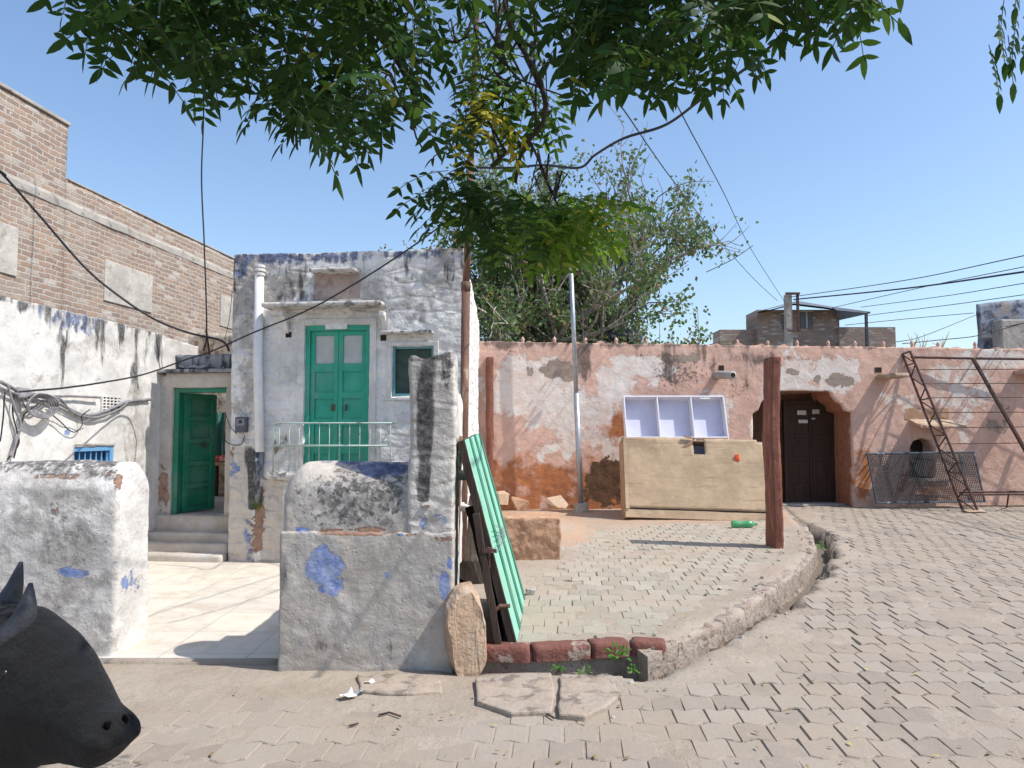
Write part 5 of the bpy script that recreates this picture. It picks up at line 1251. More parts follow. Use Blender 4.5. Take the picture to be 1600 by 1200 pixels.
# big barred frame
fr2 = thing('barred_iron_frame', 'wide rusty iron frame with thin horizontal bars leaning on the pink wall', 'frame', gr(1600, 795, .12))
ft = lambda x, y: at(x, y, 15.25 if y < 600 else 15.25-(y-600)/200*1.0)
m = MB(); m.tube([at(1424, 558, 15.25), at(1520, 560, 15.3), at(1780, 563, 15.55)], .026, 6); m.build('top_bar', M['rustdk'], fr2)
for (xa, ya, xb, yb) in ((1520, 560, 1640, 770), (1700, 562, 1800, 770)):
    m = MB(); m.tube([at(xa, ya, 15.2), at(xb, yb, 14.2)], .04, 6); m.build('post', M['rustdk'], fr2)
for k, y in enumerate((577, 599, 621, 644, 668, 693)):
    Yk = 15.25-(y-560)/210*.95; x0 = 1424+(y-558)*.39; m = MB(); m.tube([at(x0, y+.5, Yk), at(1780, y-1 if k < 4 else y-3, Yk+.1)], .009, 5); m.build('bar', M['rustdk'], fr2)
m = MB(); m.tube([at(1500, 769, 14.5), at(1780, 767, 14.5)], .02, 6); m.tube([at(1500, 773, 14.3), at(1780, 771, 14.3)], .02, 6); m.build('bottom_rail', M['rustdk'], fr2)
m = MB(); m.tube([at(1576, 772, 14.25), gr(1573, 793, .12)], .016, 6); m.tube([gr(1500, 792, .12)+Vector((0, 0, .02)), gr(1660, 792, .12)+Vector((0, 0, .02))], .014, 5); m.build('foot', M['rustdk'], fr2)
# wire mesh panels
def meshpanel(c4, label, name='mesh_panel', bar=.030, sp=.035):
    global f, nrm
    f = [Vector(v) for v in c4]; nrm = (f[1]-f[0]).cross(f[3]-f[0]).normalized()
    if nrm.y > 0: nrm = -nrm
    root = thing(name, label, 'mesh panel', f[0])
    m = MB(); Wd = (f[1]-f[0]).length; Hd = (f[3]-f[0]).length; bu, bv_ = bar/Wd, bar/Hd
    bilbox(m, 0, bu, 0, 1, -.015, .015); bilbox(m, 1-bu, 1, 0, 1, -.015, .015); bilbox(m, .85, .85+bu, bv_, 1-bv_, -.013, .013); bilbox(m, bu, 1-bu, 0, bv_, -.014, .014); bilbox(m, bu, 1-bu, 1-bv_, 1, -.014, .014); m.build('frame', M['bluesteel'], root, bevel=.003)
    m = MB(); nu = int(Wd/sp); nv = int(Hd/sp)
    for i in range(1, nu): m.tube([bil(i/nu, .01, .004), bil(i/nu, .99, .004)], .0075, 4, cap=False)
    for j in range(1, nv): m.tube([bil(.005, j/nv, 0), bil(.995, j/nv, 0)], .006, 4, cap=False)
    m.build('wire_mesh', M['mesh'], root)
meshpanel([at(1369, 787, 14.75), at(1540, 785, 14.9), at(1522, 705, 15.2), at(1354, 708, 15.0)], 'blue grey framed wire mesh panel leaning below the small arched window')
0 and meshpanel([at(1420, 786, 14.98), at(1552, 785, 15.05), at(1524, 704, 15.3), at(1440, 710, 15.2)], 'second wire mesh panel showing behind the right end of the first')

# ================================================================== RUSTY POLE AT HOUSE CORNER
c = gr(716, 878, 0); c = Vector((-.60+.0, 8.92, 0)); rp = thing('rusty_pole', 'tall rusty iron pole standing at the house corner behind the white pillar', 'pole', c)
p0 = at(722, 640, 8.92); p0.z = 0; p1 = at(728, 447, 8.92); p2 = at(736, 250, 8.92); p3 = at(748, -60, 8.92); p0.x = p1.x-.03
q = MB(); q.tube([p0, p1], .050, 10); q.build('lower_tube', M['rust'], rp, smooth=True)
q = MB(); q.tube([p1, p2], .042, 10); q.tube([p1-Vector((0, 0, .06)), p1+Vector((0, 0, .05))], .056, 10); q.build('middle_tube', M['rust'], rp, smooth=True)
q = MB(); q.tube([p2, p3], .035, 10); q.build('upper_tube', M['rustdk'], rp, smooth=True)

# ================================================================== FAR BUILDINGS, TANK, POLE
Y_ = 33
fh = thing('distant_brick_house', 'distant brown brick house with a corrugated roof canopy beyond the pink wall', 'house', at(1245, 540, Y_))
def fb(m, x0, y0, x1, y1, Ya, Yb):
    a = at(x0, y0, Ya); b = at(x1, y0, Ya); z0 = at(x0, y1, Ya).z; m.box(a.x, b.x, Ya, Yb, z0, a.z)
q = MB(); fb(q, 1183, 484, 1311, 700, Y_, Y_+1.6); q.build('upper_storey', M['brick_far'], fh)
q = MB(); fb(q, 1125, 515, 1183, 700, Y_+.3, Y_+1.5); q.build('parapet_wing', M['brick_far'], fh); q = MB(); fb(q, 1311, 511, 1399, 700, Y_-.2, Y_+1.5); q.build('parapet_wing', M['brick_far'], fh)
for (x0, y0, x1, y1) in ((1222, 490, 1231, 514), (1251, 486, 1270, 513)):
    q = MB(); fb(q, x0, y0, x1, y1, Y_-.06, Y_+.1); wv_ = q.build('window', M['slate'], fh)
    q = MB(); xm = (x0+x1)/2; fb(q, xm-1, y0, xm+1, y1, Y_-.12, Y_-.06); fb(q, x0-1, y0-1, x1+1, y0+1, Y_-.14, Y_-.06); q.build('frame', M['plaster'], wv_)
a, b, c_, d = at(1238, 474, Y_-1.5), at(1357, 487, Y_-1.6), at(1362, 485, Y_+3), at(1250, 469, Y_+3)
q = MB(); a2, b2 = at(1183, 486, Y_-.3), at(1240, 478, Y_-.5)
q.add([at(1183, 487, Y_-.4), at(1240, 474, Y_-1), at(1305, 482, Y_-1), at(1311, 487, Y_-.4), at(1246, 470, Y_+1.4), at(1306, 480, Y_+1.4), at(1188, 485, Y_+1.5)], [(0, 1, 4, 6), (1, 2, 5, 4), (2, 3, 5)]); q.v += [tuple(Vector(v)-Vector((0, 0, .08))) for v in q.v]; n_ = 7; q.f += [tuple(reversed([i+n_ for i in f_])) for f_ in q.f]
q.build('roof', M['slate'], fh)
q = MB(); c4 = [at(1311, 498, Y_-.2), at(1360, 487, Y_-1.2), at(1306, 480, Y_+2.5), at(1300, 481, Y_)]
q.add(c4+[v-Vector((0, 0, .07)) for v in c4], [(0, 1, 2, 3), (7, 6, 5, 4), (0, 4, 5, 1), (1, 5, 6, 2)]); q.build('canopy', M['slate'], fh)
q = MB(); a = at(1354, 488, Y_-.9); q.box(a.x-.05, a.x+.05, a.y, a.y+.1, at(1354, 512, Y_).z-1, a.z); q.build('canopy_post', M['bluesteel'], fh)
c = at(1235, 540, 27); up = thing('utility_pole', 'concrete utility pole with iron side bracket before the distant brick house', 'utility pole', (c.x, c.y, 0))
zt = at(1234, 460, 27).z; q = MB(); q.box(c.x-.14, c.x+.10, 27, 27.2, 0, zt); q.build('shaft', M['concrete'], up, bevel=.02)
q = MB(); x2 = at(1246, 470, 27).x; q.box(x2-.04, x2+.04, 26.95, 27.03, at(1246, 518, 27).z, zt); q.box(c.x-.15, x2+.06, 26.9, 26.98, zt-.02, zt+.06); q.box(c.x-.1, x2, 26.92, 26.98, at(0, 518, 27).z, at(0, 516, 27).z); q.build('bracket', M['rustdk'], up)
q = MB(); q.prism([(at(1524, 500, 24).x, 24), (at(1524, 500, 24).x+6, 24.0), (at(1524, 500, 24).x+6, 30), (at(1524, 500, 24).x+.3, 30)], 0, at(1524, 474, 24).z)
rbz = at(1526, 474, 24).z
rb3 = thing('stained_grey_building', 'bluish grey stained building block at the right edge beyond the pink wall', 'building', (at(1560, 500, 24).x, 24, 0))
q = MB(); rbox(q, (at(1526, 500, 24).x, 24, 0), (1, 0, 0), (.55, .835, 0), 5, 5, rbz, .15, .03, (.03, .02), (1, 4), warp=lambda x, y, z: (x, y, z*(1+.017*x))); q.build('wall_block', stucco('blue_grey_wall', (.27, .30, .36), [dict(sc=3, amp=1.3, th=.52, soft=.08, col=(.09, .10, .13)), dict(sc=1.6, amp=1.3, th=.6, soft=.08, col=(.34, .30, .27))]), rb3, smooth=True, merge=1e-4)
q = MB(); q.box(at(1545, 500, 24).x, at(1660, 500, 24).x, 23.4, 23.9, 0, at(1550, 503, 24).z); q.build('lower_block', M['concrete'], rb3, bevel=.05)
tk_ = thing('water_tank', 'black plastic water tank lying low behind the pink wall under the tree', 'water tank', at(980, 540, 19))
c = at(975, 530, 19); q = MB(); q.tube([c+Vector((-.55, 0, 0)), c+Vector((-.5, 0, 0)), c+Vector((-.2, 0, 0)), c+Vector((.35, 0, .0)), c+Vector((.42, 0, 0))], [.12, .2, .24, .24, .12], 16); q.build('body', M['tank'], tk_, smooth=True)
q = MB()
for k in range(4): q.tube([c+Vector((-.3+.18*k, 0, 0)), c+Vector((-.25+.18*k, 0, 0))], .255, 16)
q.build('rib', M['tank'], tk_)

# ================================================================== OVERHEAD WIRES
tp1 = at(1234, 462, 27); Lb = 'overhead wires'
WR = [([(1236, 464, 27), (1420, 437, 22), (1640, 391, 16)], .012, 'topmost thin wire rising from the utility pole to the right edge'),
      ([(1300, 481, 27), (1450, 447, 22), (1640, 409, 16)], .010, 'second thin wire at right just above the dark cable'),
      ([(1240, 468, 27), (1420, 450, 22), (1640, 419, 15)], .022, 'thick dark cable from the utility pole to the right edge'),
      ([(1345, 480, 27), (1480, 462, 22), (1640, 436, 16)], .010, 'thin wire below the thick dark cable at right'),
      ([(1355, 493, 27), (1480, 477, 22), (1640, 455, 18)], .010, 'thin wire reaching the grey building top'),
      ([(1320, 508, 27), (1430, 497, 25), (1522, 489, 24)], .010, 'low thin wire ending at the grey building corner'),
      ([(1400, 534, 20), (1440, 526, 20), (1525, 492, 22)], .009, 'slack wire slanting up to the grey building'),
      ([(1410, 537, 18), (1470, 531, 18), (1530, 524, 18), (1600, 505, 18), (1650, 495, 18)], .010, 'lowest wire skimming the pink wall top'),
      ([(1215, 470, 27), (1180, 438, 24), (1128, 380, 19), (1050, 280, 12), (970, 165, 8), (880, 40, 6), (840, -60, 5)], .008, 'wire sagging left from the pole into the neem leaves'),
      ([(1226, 472, 27), (1174, 390, 21), (1130, 300, 14), (1066, 180, 9), (1010, 60, 6.5), (960, -50, 5.5)], .008, 'straight wire from the pole up into the neem leaves'),
      ([(1104, 425, 20), (1145, 405, 20.5), (1176, 384, 21)], .012, 'short dark cross wire joining the two slanting wires'),
      ([(318, 548, 9.9), (323, 515, 9.9), (319, 380, 9.8), (315, 280, 9.7), (318, 180, 9.6), (318, 60, 9.5), (320, -60, 9.5)], .010, 'nearly vertical wire rising from the iron rod into the leaves'),
      ([(-40, 235, 8.3), (0, 268, 8.5), (60, 335, 9), (130, 415, 9.4), (180, 458, 9.6), (240, 498, 9.8), (295, 520, 9.9), (345, 532, 9.9), (358, 548, 9.8)], .014, 'black cable sagging across the brick building to the doorway'),
      ([(30, 612, 6.5), (100, 606, 7), (170, 596, 7.8), (228, 584, 9), (290, 562, 9.3), (330, 549, 9.2), (400, 518, 9.0), (480, 485, 8.8), (560, 440, 8.6), (640, 388, 8.4), (700, 345, 8.2), (735, 322, 8.9)], .009, 'thin cable slanting across the house front up to the rusty pole'),
      ([(745, 262, 8.9), (800, 262, 8.8), (850, 258, 8.5), (905, 262, 8), (930, 242, 7.8), (975, 216, 7.4), (1040, 195, 7), (1100, 152, 6.5), (1180, 95, 6), (1240, 30, 5.6), (1300, -60, 5)], .014, 'black cable curving through the leaves above the far tree'),
      ([(560, 125, 8.5), (630, 180, 8.6), (690, 222, 8.8), (738, 258, 8.9)], .006, 'thin wire running from the left leaves down to the rusty pole'),
      ([(363, 455, 9.3), (358, 500, 9.4), (351, 530, 9.5)], .004, 'very thin wire hanging at the left corner of the house')]
for pts, r_, lb in WR:
    W3 = [at(*p) for p in pts]
    if pts[-1][0] >= 1640: W3.append(W3[-1]+(W3[-1]-W3[-2]).normalized()*14)
    if pts[-1][1] <= -60: W3.append(W3[-1]+(W3[-1]-W3[-2]).normalized()*.8)
    if pts[0][0] < 0: W3.insert(0, W3[0]+(W3[0]-W3[1]).normalized()*4)
    cable('overhead_wire', W3, r_, lb, group=Lb, wob=.0 if r_ > .011 else .002)

# ================================================================== TREES
def leaflet(vs, fs, base, d, nrm, L, wd, curve):
    """sickle shaped leaflet, 5 faces"""
    side = d.cross(nrm).normalized(); st = [(0, .05), (.25, .9), (.5, 1), (.75, .7), (1, 0)]; b = len(vs); cs = []
    for t, w_ in st:
        c = base+d*L*t+side*curve*L*t*t-Vector((0, 0, 1))*L*.18*t*t+nrm*.0
        cs.append((c, w_*wd*L/2))
    for c, w_ in cs[:-1]:
        vs.append(c-side*w_+nrm*w_*.35); vs.append(c+side*w_+nrm*w_*.35)
    vs.append(cs[-1][0])
    for k in range(3): fs.append((b+2*k, b+2*k+1, b+2*k+3, b+2*k+2))
    fs.append((b+6, b+7, b+8))
def neem_leaf(vs, fs, stem, p, dirv, L=.22, npair=6, rnd=random, ll=.062):
    d = dirv.normalized(); pts = []; q = p.copy(); dd = d.copy()
    for k in range(npair+1):
        pts.append(q.copy()); dd = (dd+Vector((0, 0, -.13))).normalized(); q = q+dd*L/npair
    stem.append(pts)
    for k in range(1, npair+1):
        t = (pts[k]-pts[k-1]).normalized(); s_ = t.cross(Vector((0, 0, 1)))
        if s_.length < .2: s_ = t.orthogonal()
        s_.normalize(); up = s_.cross(t).normalized()
        for sg in (-1, 1):
            ln = ll*(1-.35*abs(k/npair-.5))*rnd.uniform(.8, 1.15)
            ld_ = (t*rnd.uniform(.25, .75)+s_*sg+Vector((0, 0, -.15+rnd.uniform(-.3, .25)))).normalized()
            nr_ = (up+Vector((rnd.gauss(0, .25), rnd.gauss(0, .25), 0))).normalized(); nr_ = (nr_-ld_*nr_.dot(ld_)).normalized()
            leaflet(vs, fs, pts[k], ld_, nr_, ln, .36, .34*sg)
    t = (pts[-1]-pts[-2]).normalized(); leaflet(vs, fs, pts[-1], t, t.orthogonal().normalized(), ll, .34, .1)

neem = thing('neem_tree', 'overhanging neem tree whose leafy branches hang across the top of the view', 'tree', (2.6, -1.6, 0))
tr = MB(); T0 = Vector((2.6, -1.6, 0))
tr.tube([T0+Vector((0, 0, -.1)), T0+Vector((.05, .05, 1.0)), T0+Vector((-.05, .15, 2.2)), T0+Vector((-.15, .3, 3.1))], [.30, .25, .22, .20], 14)
tr.v = disp(tr.v, (.03, .01), (3, 12)).tolist(); tr.build('trunk', M['bark'], neem, smooth=True)
fork = T0+Vector((-.15, .3, 3.05))
LV, LF, ST, BR = [], [], [], []
YV, YF = [], []
LV2 = []
# limbs end over the scene; each region is filled with twigs that carry the compound leaves
limbs = [[fork, Vector((1.6, .2, 3.9)), Vector((.3, 1.2, 4.1)), Vector((-.6, 2.0, 3.9)), Vector((-1.3, 2.5, 3.6))],
         [fork, Vector((2.0, .3, 4.0)), Vector((1.3, 1.4, 4.0)), Vector((.9, 2.1, 3.7)), Vector((.6, 2.5, 3.3))],
         [fork, Vector((2.2, .5, 3.8)), Vector((2.0, 1.6, 3.9)), Vector((1.9, 2.4, 3.7)), Vector((1.75, 2.7, 3.35))],
         [Vector((1.3, 1.4, 4.0)), Vector((.6, 2.2, 3.9)), Vector((.15, 2.6, 3.6)), Vector((.1, 2.8, 3.25))],
         [Vector((.3, 1.2, 4.1)), Vector((-.6, 1.4, 4.2)), Vector((-1.5, 1.9, 3.9)), Vector((-1.9, 2.2, 3.6))]]
m = MB()
for k, l in enumerate(limbs):
    m.tube(l, [.09-.07*i/(len(l)-1) if k < 3 else .045-.03*i/(len(l)-1) for i in range(len(l))], 8)
# branches that show in the photograph: (pixels, depth)
VB = [([(572, -40), (578, 0), (590, 50), (615, 80), (628, 105), (645, 140), (652, 180), (645, 200)], 2.6, .016),
      ([(645, 190), (652, 215), (664, 236)], 2.6, .004),
      ([(790, -40), (790, 10), (800, 50), (825, 90), (845, 130), (853, 165), (848, 195), (825, 222), (790, 238), (770, 260)], 2.75, .012),
      ([(828, 220), (812, 245), (806, 285)], 2.75, .008), ([(830, 222), (845, 260), (862, 300), (872, 322)], 2.75, .005),
      ([(828, -40), (835, 20), (838, 60), (828, 90)], 2.8, .009), ([(775, 0), (776, 60), (790, 100), (805, 120), (800, 160)], 2.7, .006),
      ([(805, 122), (850, 138), (885, 150)], 2.7, .004),
      ([(985, -30), (980, 60), (985, 120)], 2.5, .012), ([(1040, -20), (1055, 40), (1070, 75)], 2.5, .012), ([(1240, -30), (1245, 10), (1270, 40)], 2.7, .012),
      ([(1110, 10), (1115, 50), (1130, 90)], 2.6, .005), ([(535, -20), (535, 60)], 2.4, .01), ([(690, 62), (712, 66), (745, 50)], 3.0, .006)]
for pts, Y, r_ in VB:
    P = [at(x, y, Y+.05*math.sin(i)) for i, (x, y) in enumerate(pts)]; n = len(P); m.tube(P, [r_*(1-.45*i/n) for i in range(n)], 7)
m.v = disp(m.v, (.006,), (9,)).tolist(); brm = m
rr = random.Random(11)
def lower(x):  # lower outline of the canopy in the photo, by x
    xs_ = [60, 85, 140, 165, 230, 300, 330, 370, 400, 440, 470, 520, 560, 590, 625, 645, 660, 690]
    y1 = [-20, 15, 75, 100, 130, 160, 165, 150, 165, 215, 235, 240, 252, 235, 205, 120, 110, 60]
    x2 = [850, 870, 880, 900, 925, 960, 1000, 1045, 1100, 1130, 1160, 1185, 1230, 1260, 1300, 1340, 1370, 1400]
    y2 = [20, 70, 130, 175, 165, 140, 150, 155, 135, 110, 100, 75, 50, 60, 62, 42, 22, -10]
    if x < 700: return float(np.interp(x, xs_, y1))
    return float(np.interp(x, x2, y2))
def add_leaf(px, py, Y, ll=.062, L=.20, dirb=None, V=None, Fc=None):
    p = at(px, py, Y); a = rr.uniform(0, 2*math.pi)
    d = dirb or Vector((math.cos(a), math.sin(a)*.8, rr.uniform(-.95, .35)))
    neem_leaf(LV if V is None else V, LF if Fc is None else Fc, ST, p, d, L*rr.uniform(.75, 1.2), rr.choice([4, 5, 6]), rr, ll)
cnt = 0
while cnt < 800:
    x = rr.uniform(135, 700) if rr.random() < .53 else rr.uniform(850, 1400)
    lo = lower(x)
    if lo < -15: continue
    lo -= 62; y = rr.uniform(-300, lo)
    if y < -60 and rr.random() < .45: continue
    if y > lo-50 and rr.random() < .35: continue
    if (615 < x < 700 or 850 < x < 885) and y > -20 and rr.random() < .88: continue
    # a few thin places where sky shows
    g = noise.noise(Vector((x*.011, y*.014, 3)))
    if g < -.36: continue
    Y = rr.uniform(1.85, 2.65); add_leaf(x, y, Y, ll=.064); cnt += 1
# fringe leaves hanging at the lower outline
for x in [120, 150, 175, 215, 245, 270, 300, 330, 350, 395, 430, 455, 480, 500, 520, 545, 565, 585, 600, 618, 640, 660, 875, 890, 905, 930, 950, 975, 1005, 1020, 1045, 1060, 1090, 1120, 1175, 1235, 1265, 1290, 1320, 1350]:
    for _ in range(2):
        lo = lower(x); add_leaf(x+rr.uniform(-12, 12), lo-rr.uniform(70, 110), rr.uniform(2.1, 2.6), .055, .13, Vector((rr.uniform(-.9, .9), rr.uniform(-.6, .6), -.8)))
for x, y in ((1125, 105), (1178, 92), (320, 130), (660, 115), (672, 60), (1560, 60), (1570, 20), (1590, 50), (1605, 40), (1590, -20), (1575, 85), (1545, 100)):
    add_leaf(x, y-30, 2.5, .06, .15, Vector((rr.uniform(-.25, .15), rr.uniform(-.2, .2), -1)))
# hanging central spray
def blobfill(n, regs, Ylo, Yhi, ll=.058, V=None, Fc=None):
    for _ in range(n):
        cx, cy, rx, ry = rr.choice(regs); a = rr.uniform(0, 6.28); q_ = rr.random()**.5
        add_leaf(cx+rx*q_*math.cos(a), cy+ry*q_*math.sin(a)-32, rr.uniform(Ylo, Yhi), ll, .17, None, V, Fc)
blobfill(28, [(760, 30, 70, 40), (750, 90, 45, 40), (740, 140, 40, 40), (800, 60, 40, 50)], 2.6, 3.3, .052)
blobfill(34, [(720, 205, 30, 26), (755, 215, 50, 30), (800, 190, 45, 35), (840, 180, 40, 30)], 2.7, 3.2, .052)
blobfill(30, [(715, 315, 28, 30), (740, 300, 40, 30), (700, 335, 16, 16)], 2.6, 3.0, .055)
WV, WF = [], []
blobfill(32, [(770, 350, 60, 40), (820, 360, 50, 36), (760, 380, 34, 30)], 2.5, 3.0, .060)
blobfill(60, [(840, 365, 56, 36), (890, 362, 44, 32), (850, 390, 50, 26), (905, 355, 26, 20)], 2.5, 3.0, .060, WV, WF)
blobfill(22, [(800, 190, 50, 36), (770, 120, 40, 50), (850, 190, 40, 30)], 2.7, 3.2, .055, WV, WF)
blobfill(14, [(735, 210, 40, 22), (775, 200, 20, 14), (912, 352, 16, 12)], 2.65, 2.8, .05, YV, YF)
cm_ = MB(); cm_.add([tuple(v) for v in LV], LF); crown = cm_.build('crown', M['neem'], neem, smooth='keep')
cw_ = MB(); cw_.add([tuple(v) for v in WV], WF); cw_.build('sunlit_leaves', M['neemlit'], neem, smooth='keep')  # ordinary spray leaves, coloured brighter as though the sun reached them
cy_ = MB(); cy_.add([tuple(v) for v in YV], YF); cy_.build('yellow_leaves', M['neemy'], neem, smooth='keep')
stm = MB()
for pts in ST: stm.tube(pts, [.0016]*len(pts), 3, cap=False)
stm.build('leaf_stalks', M['stalk'], neem)
# twigs joining the leaf bases to the limbs
used = {}; tw = brm; lim_pts = [at(x, y, Y).lerp(at(x2, y2, Y), t_) for pts_, Y, _r in VB for (x, y), (x2, y2) in zip(pts_[:-1], pts_[1:]) for t_ in (0, .5)]+[p for l in limbs for a, b in zip(l[:-1], l[1:]) for p in (a, a.lerp(b, .5), b)]
for pts in ST[::2]:
    p = pts[0]; qn = min(lim_pts, key=lambda c: (c-p).length)
    key = tuple(round(q_, 1) for q_ in qn); used[key] = used.get(key, 0)+1
    if (qn-p).length > .42 or (qn-p).length < .03 or used[key] > 2: continue
    md = p.lerp(qn, .35)+Vector((rr.gauss(0, .05), rr.gauss(0, .05), .12)); tw.tube([qn, qn.lerp(md, .6)+Vector((0, 0, .05)), md, p], [.007, .005, .003, .002], 4, cap=False)
tw.build('branches', M['barkdk'], neem, smooth=True)

def small_tree(name, label, base, height, spread, seed, nleaf, lsize, bare_top=True, trunks=((0, 0),), Yk=1.0, leafmat='farleaf', bark='bark', levels=5, px_filter=None):
    r = random.Random(seed); root = thing(name, label, 'tree', base); base = Vector(base)
    bm_ = MB(); tips = []; segs = []
    def grow(p, d, L, rad, lv):
        n = 4; pts = [p]; q_ = p.copy(); dd = d.copy()
        for k in range(n):
            dd = (dd+Vector((r.gauss(0, .12), r.gauss(0, .12), r.gauss(0, .07)+.03))).normalized(); q_ = q_+dd*L/n; pts.append(q_.copy())
        bm_.tube(pts, [max(.004, rad*(1-.45*k/n)) for k in range(n+1)], 7 if lv < 2 else (5 if lv < 3 else 3), cap=False)
        if lv >= 2: segs.extend((pts[k], lv) for k in range(1, n+1))
        if lv >= levels: return
        nb = r.choice([3, 4]) if lv < 3 else r.choice([2, 3])
        for b in range(nb):
            t = r.uniform(.35, 1) if b else 1; k = min(n, max(1, int(t*n))); a = r.uniform(0, 6.28); sp = r.uniform(.45, 1.0)
            o = dd.orthogonal().normalized(); o2 = dd.cross(o); nd = (dd+(o*math.cos(a)+o2*math.sin(a))*sp+Vector((0, 0, .10))).normalized()
            nd.x *= spread; nd.normalize()
            grow(pts[k], nd, L*r.uniform(.62, .82), rad*.56, lv+1)
    for (dx, dl) in trunks:
        grow(base+Vector((dx, 0, 0)), Vector((dl, r.uniform(-.1, .1), 1)).normalized(), height*.34, .16*height/7, 0)
    bm_.build('trunk', M[bark], root, smooth=True)
    vs, fs = [], []; zmin = min(s_[0].z for s_ in segs); zmax = max(s_[0].z for s_ in segs)
    cand = [s_[0] for s_ in segs if s_[1] >= 3]
    k = 0
    while k < nleaf:
        c = r.choice(cand); h_ = (c.z-zmin)/(zmax-zmin)
        cl = noise.noise(c*.9+Vector((seed, 0, 0)))
        if bare_top and r.random() < max(0, (h_-.66))*1.8: k += .3; continue
        if cl < -.06 and r.random() < .85: k += .2; continue
        for _ in range(3):
            p = c+Vector((r.gauss(0, .13), r.gauss(0, .13), r.gauss(0, .11)-.03)); d = Vector((r.gauss(0, .6), r.gauss(0, .6), r.gauss(-.5, .5))).normalized(); e = d.cross(Vector((r.gauss(0, 1), r.gauss(0, 1), r.gauss(0, 1)))).normalized()
            s_ = lsize*r.uniform(.6, 1.25); b = len(vs); vs += [p, p+d*s_*.5+e*s_*.32, p+d*s_, p+d*s_*.5-e*s_*.32]; fs.append((b, b+1, b+2, b+3)); k += 1
    cr = MB(); cr.add([tuple(v) for v in vs], fs); cr.build('crown', M[leafmat], root, smooth='keep')
    return root
tb = at(848, 560, 20)
small_tree('peepal_tree', 'half-bare tree with small grey-green leaves behind the pink wall', (tb.x, 20, .1), 9.2, 1.0, 21, 52000, .125, trunks=((-.05, -.02), (.15, .02), (.6, .28), (.3, -.12), (1.0, .75), (.3, .5), (-.1, .18)), levels=5, bark='barkpale')
small_tree('roadside_tree', 'leafy tree standing beyond the right picture edge, shading the pink wall', (12.3, 11.4, .1), 4.3, 1.0, 5, 15000, .13, bare_top=False, trunks=((0, 0),), levels=4)
# bushes along the wall foot of the sky line
def bush(name, label, c, size, n, ls, mat='farleaf', stems=8, sd=1):
    r = random.Random(sd); root = thing(name, label, 'bush', c); c = Vector(c); m = MB()
    tips = []
    for k in range(stems):
        t = c+Vector((r.uniform(-1, 1)*size[0]*.9, r.uniform(-1, 1)*size[1]*.8, size[2]*r.uniform(.5, 1.05))); m.tube([c+Vector((r.uniform(-.3, .3)*size[0], 0, 0)), c.lerp(t, .6)+Vector((0, 0, .05)), t], [.012, .008, .004], 4); tips.append(t)
    m.build('stem', M['bark'], root)
    vs, fs = [], []
    for _ in range(n):
        t = r.choice(tips); p = (c+Vector((0, 0, .1))).lerp(t, r.uniform(.3, 1))+Vector((r.gauss(0, size[0]*.22), r.gauss(0, size[1]*.3), r.gauss(0, size[2]*.14))); d = Vector((r.gauss(0, 1), r.gauss(0, 1), r.gauss(0, 1))).normalized(); e = d.orthogonal().normalized(); s_ = ls*r.uniform(.6, 1.2); b = len(vs)
        vs += [p, p+d*s_*.5+e*s_*.3, p+d*s_, p+d*s_*.5-e*s_*.3]; fs.append((b, b+1, b+2, b+3))
    cr = MB(); cr.add([tuple(v) for v in vs], fs); cr.build('foliage', M[mat], root, smooth='keep')
for k, (x, lb, sx, hz_, n_) in enumerate(((775, 'dense green bush behind the pink wall beside the house flank', 1.0, 2.2, 2600), (845, 'dark green bush at the foot of the half-bare tree', 1.1, 1.9, 3000), (935, 'dark green bush behind the thin metal pole', 1.2, 1.9, 3000), (1010, 'low bush right of the water tank behind the pink wall', .8, 1.2, 1500), (1082, 'pale dry creeper tangle on the pink wall top', .9, .75, 900))):
    c = at(x, 560, 18.5); bush('bush', lb, (c.x, 18.5, 1.9), (sx, .8, hz_*1.05), n_, .085 if k < 4 else .05, 'farleaf' if k < 4 else 'dryleaf', 10, k+3)
for k, (x, lb) in enumerate(((1432, 'thin dry weed on the pink wall, left of three'), (1448, 'spindly dry weed in the middle on the pink wall top'), (1478, 'dry weed nearest the grey building on the pink wall top'))):
    c = PW.pt(pz(x, 538)[0], 3.22, -.15); m = MB(); r = random.Random(k)
    for _ in range(7): t = c+Vector((r.uniform(-.2, .2), 0, r.uniform(.15, .42))); m.tube([c, c.lerp(t, .5)+Vector((.02, 0, .03)), t], [.006, .005, .003], 4)
    meta(m.build('dry_weed', M['dryleaf'], loc=c), lb, 'weed', 'dry weeds on the wall top')
# weeds at the kerb
def weed(px, py, z, s_, lb, sd):
    c = gr(px, py, z); r = random.Random(sd); vs, fs = [], []; m = MB()
    for _ in range(int(26)):
        a = r.uniform(0, 6.28); d = Vector((math.cos(a)*.7, math.sin(a)*.5-.3, r.uniform(.1, 1))).normalized(); p = c+d*s_*r.uniform(.1, .9); leaflet(vs, fs, p, (d+Vector((r.gauss(0, .3), r.gauss(0, .3), -.2))).normalized(), Vector((0, -.3, 1)).normalized(), s_*.5, .5, .1)
    m.add([tuple(v) for v in vs], fs); meta(m.build('weed', M['weed'], loc=c, smooth='keep'), lb, 'weed', 'green weeds by the kerb')
weed(965, 1028, .07, .09, 'largest bright green weed growing from the red kerb', 1); weed(988, 1050, 0, .05, 'small weed low in the drain corner', 2)
weed(912, 1052, .02, .05, 'small weed at the foot of the red kerb', 3); weed(872, 1048, .02, .045, 'tiny weed under the middle of the red kerb', 4); weed(1277, 858, 0, .10, 'weed inside the deep drain near the stone post', 5)
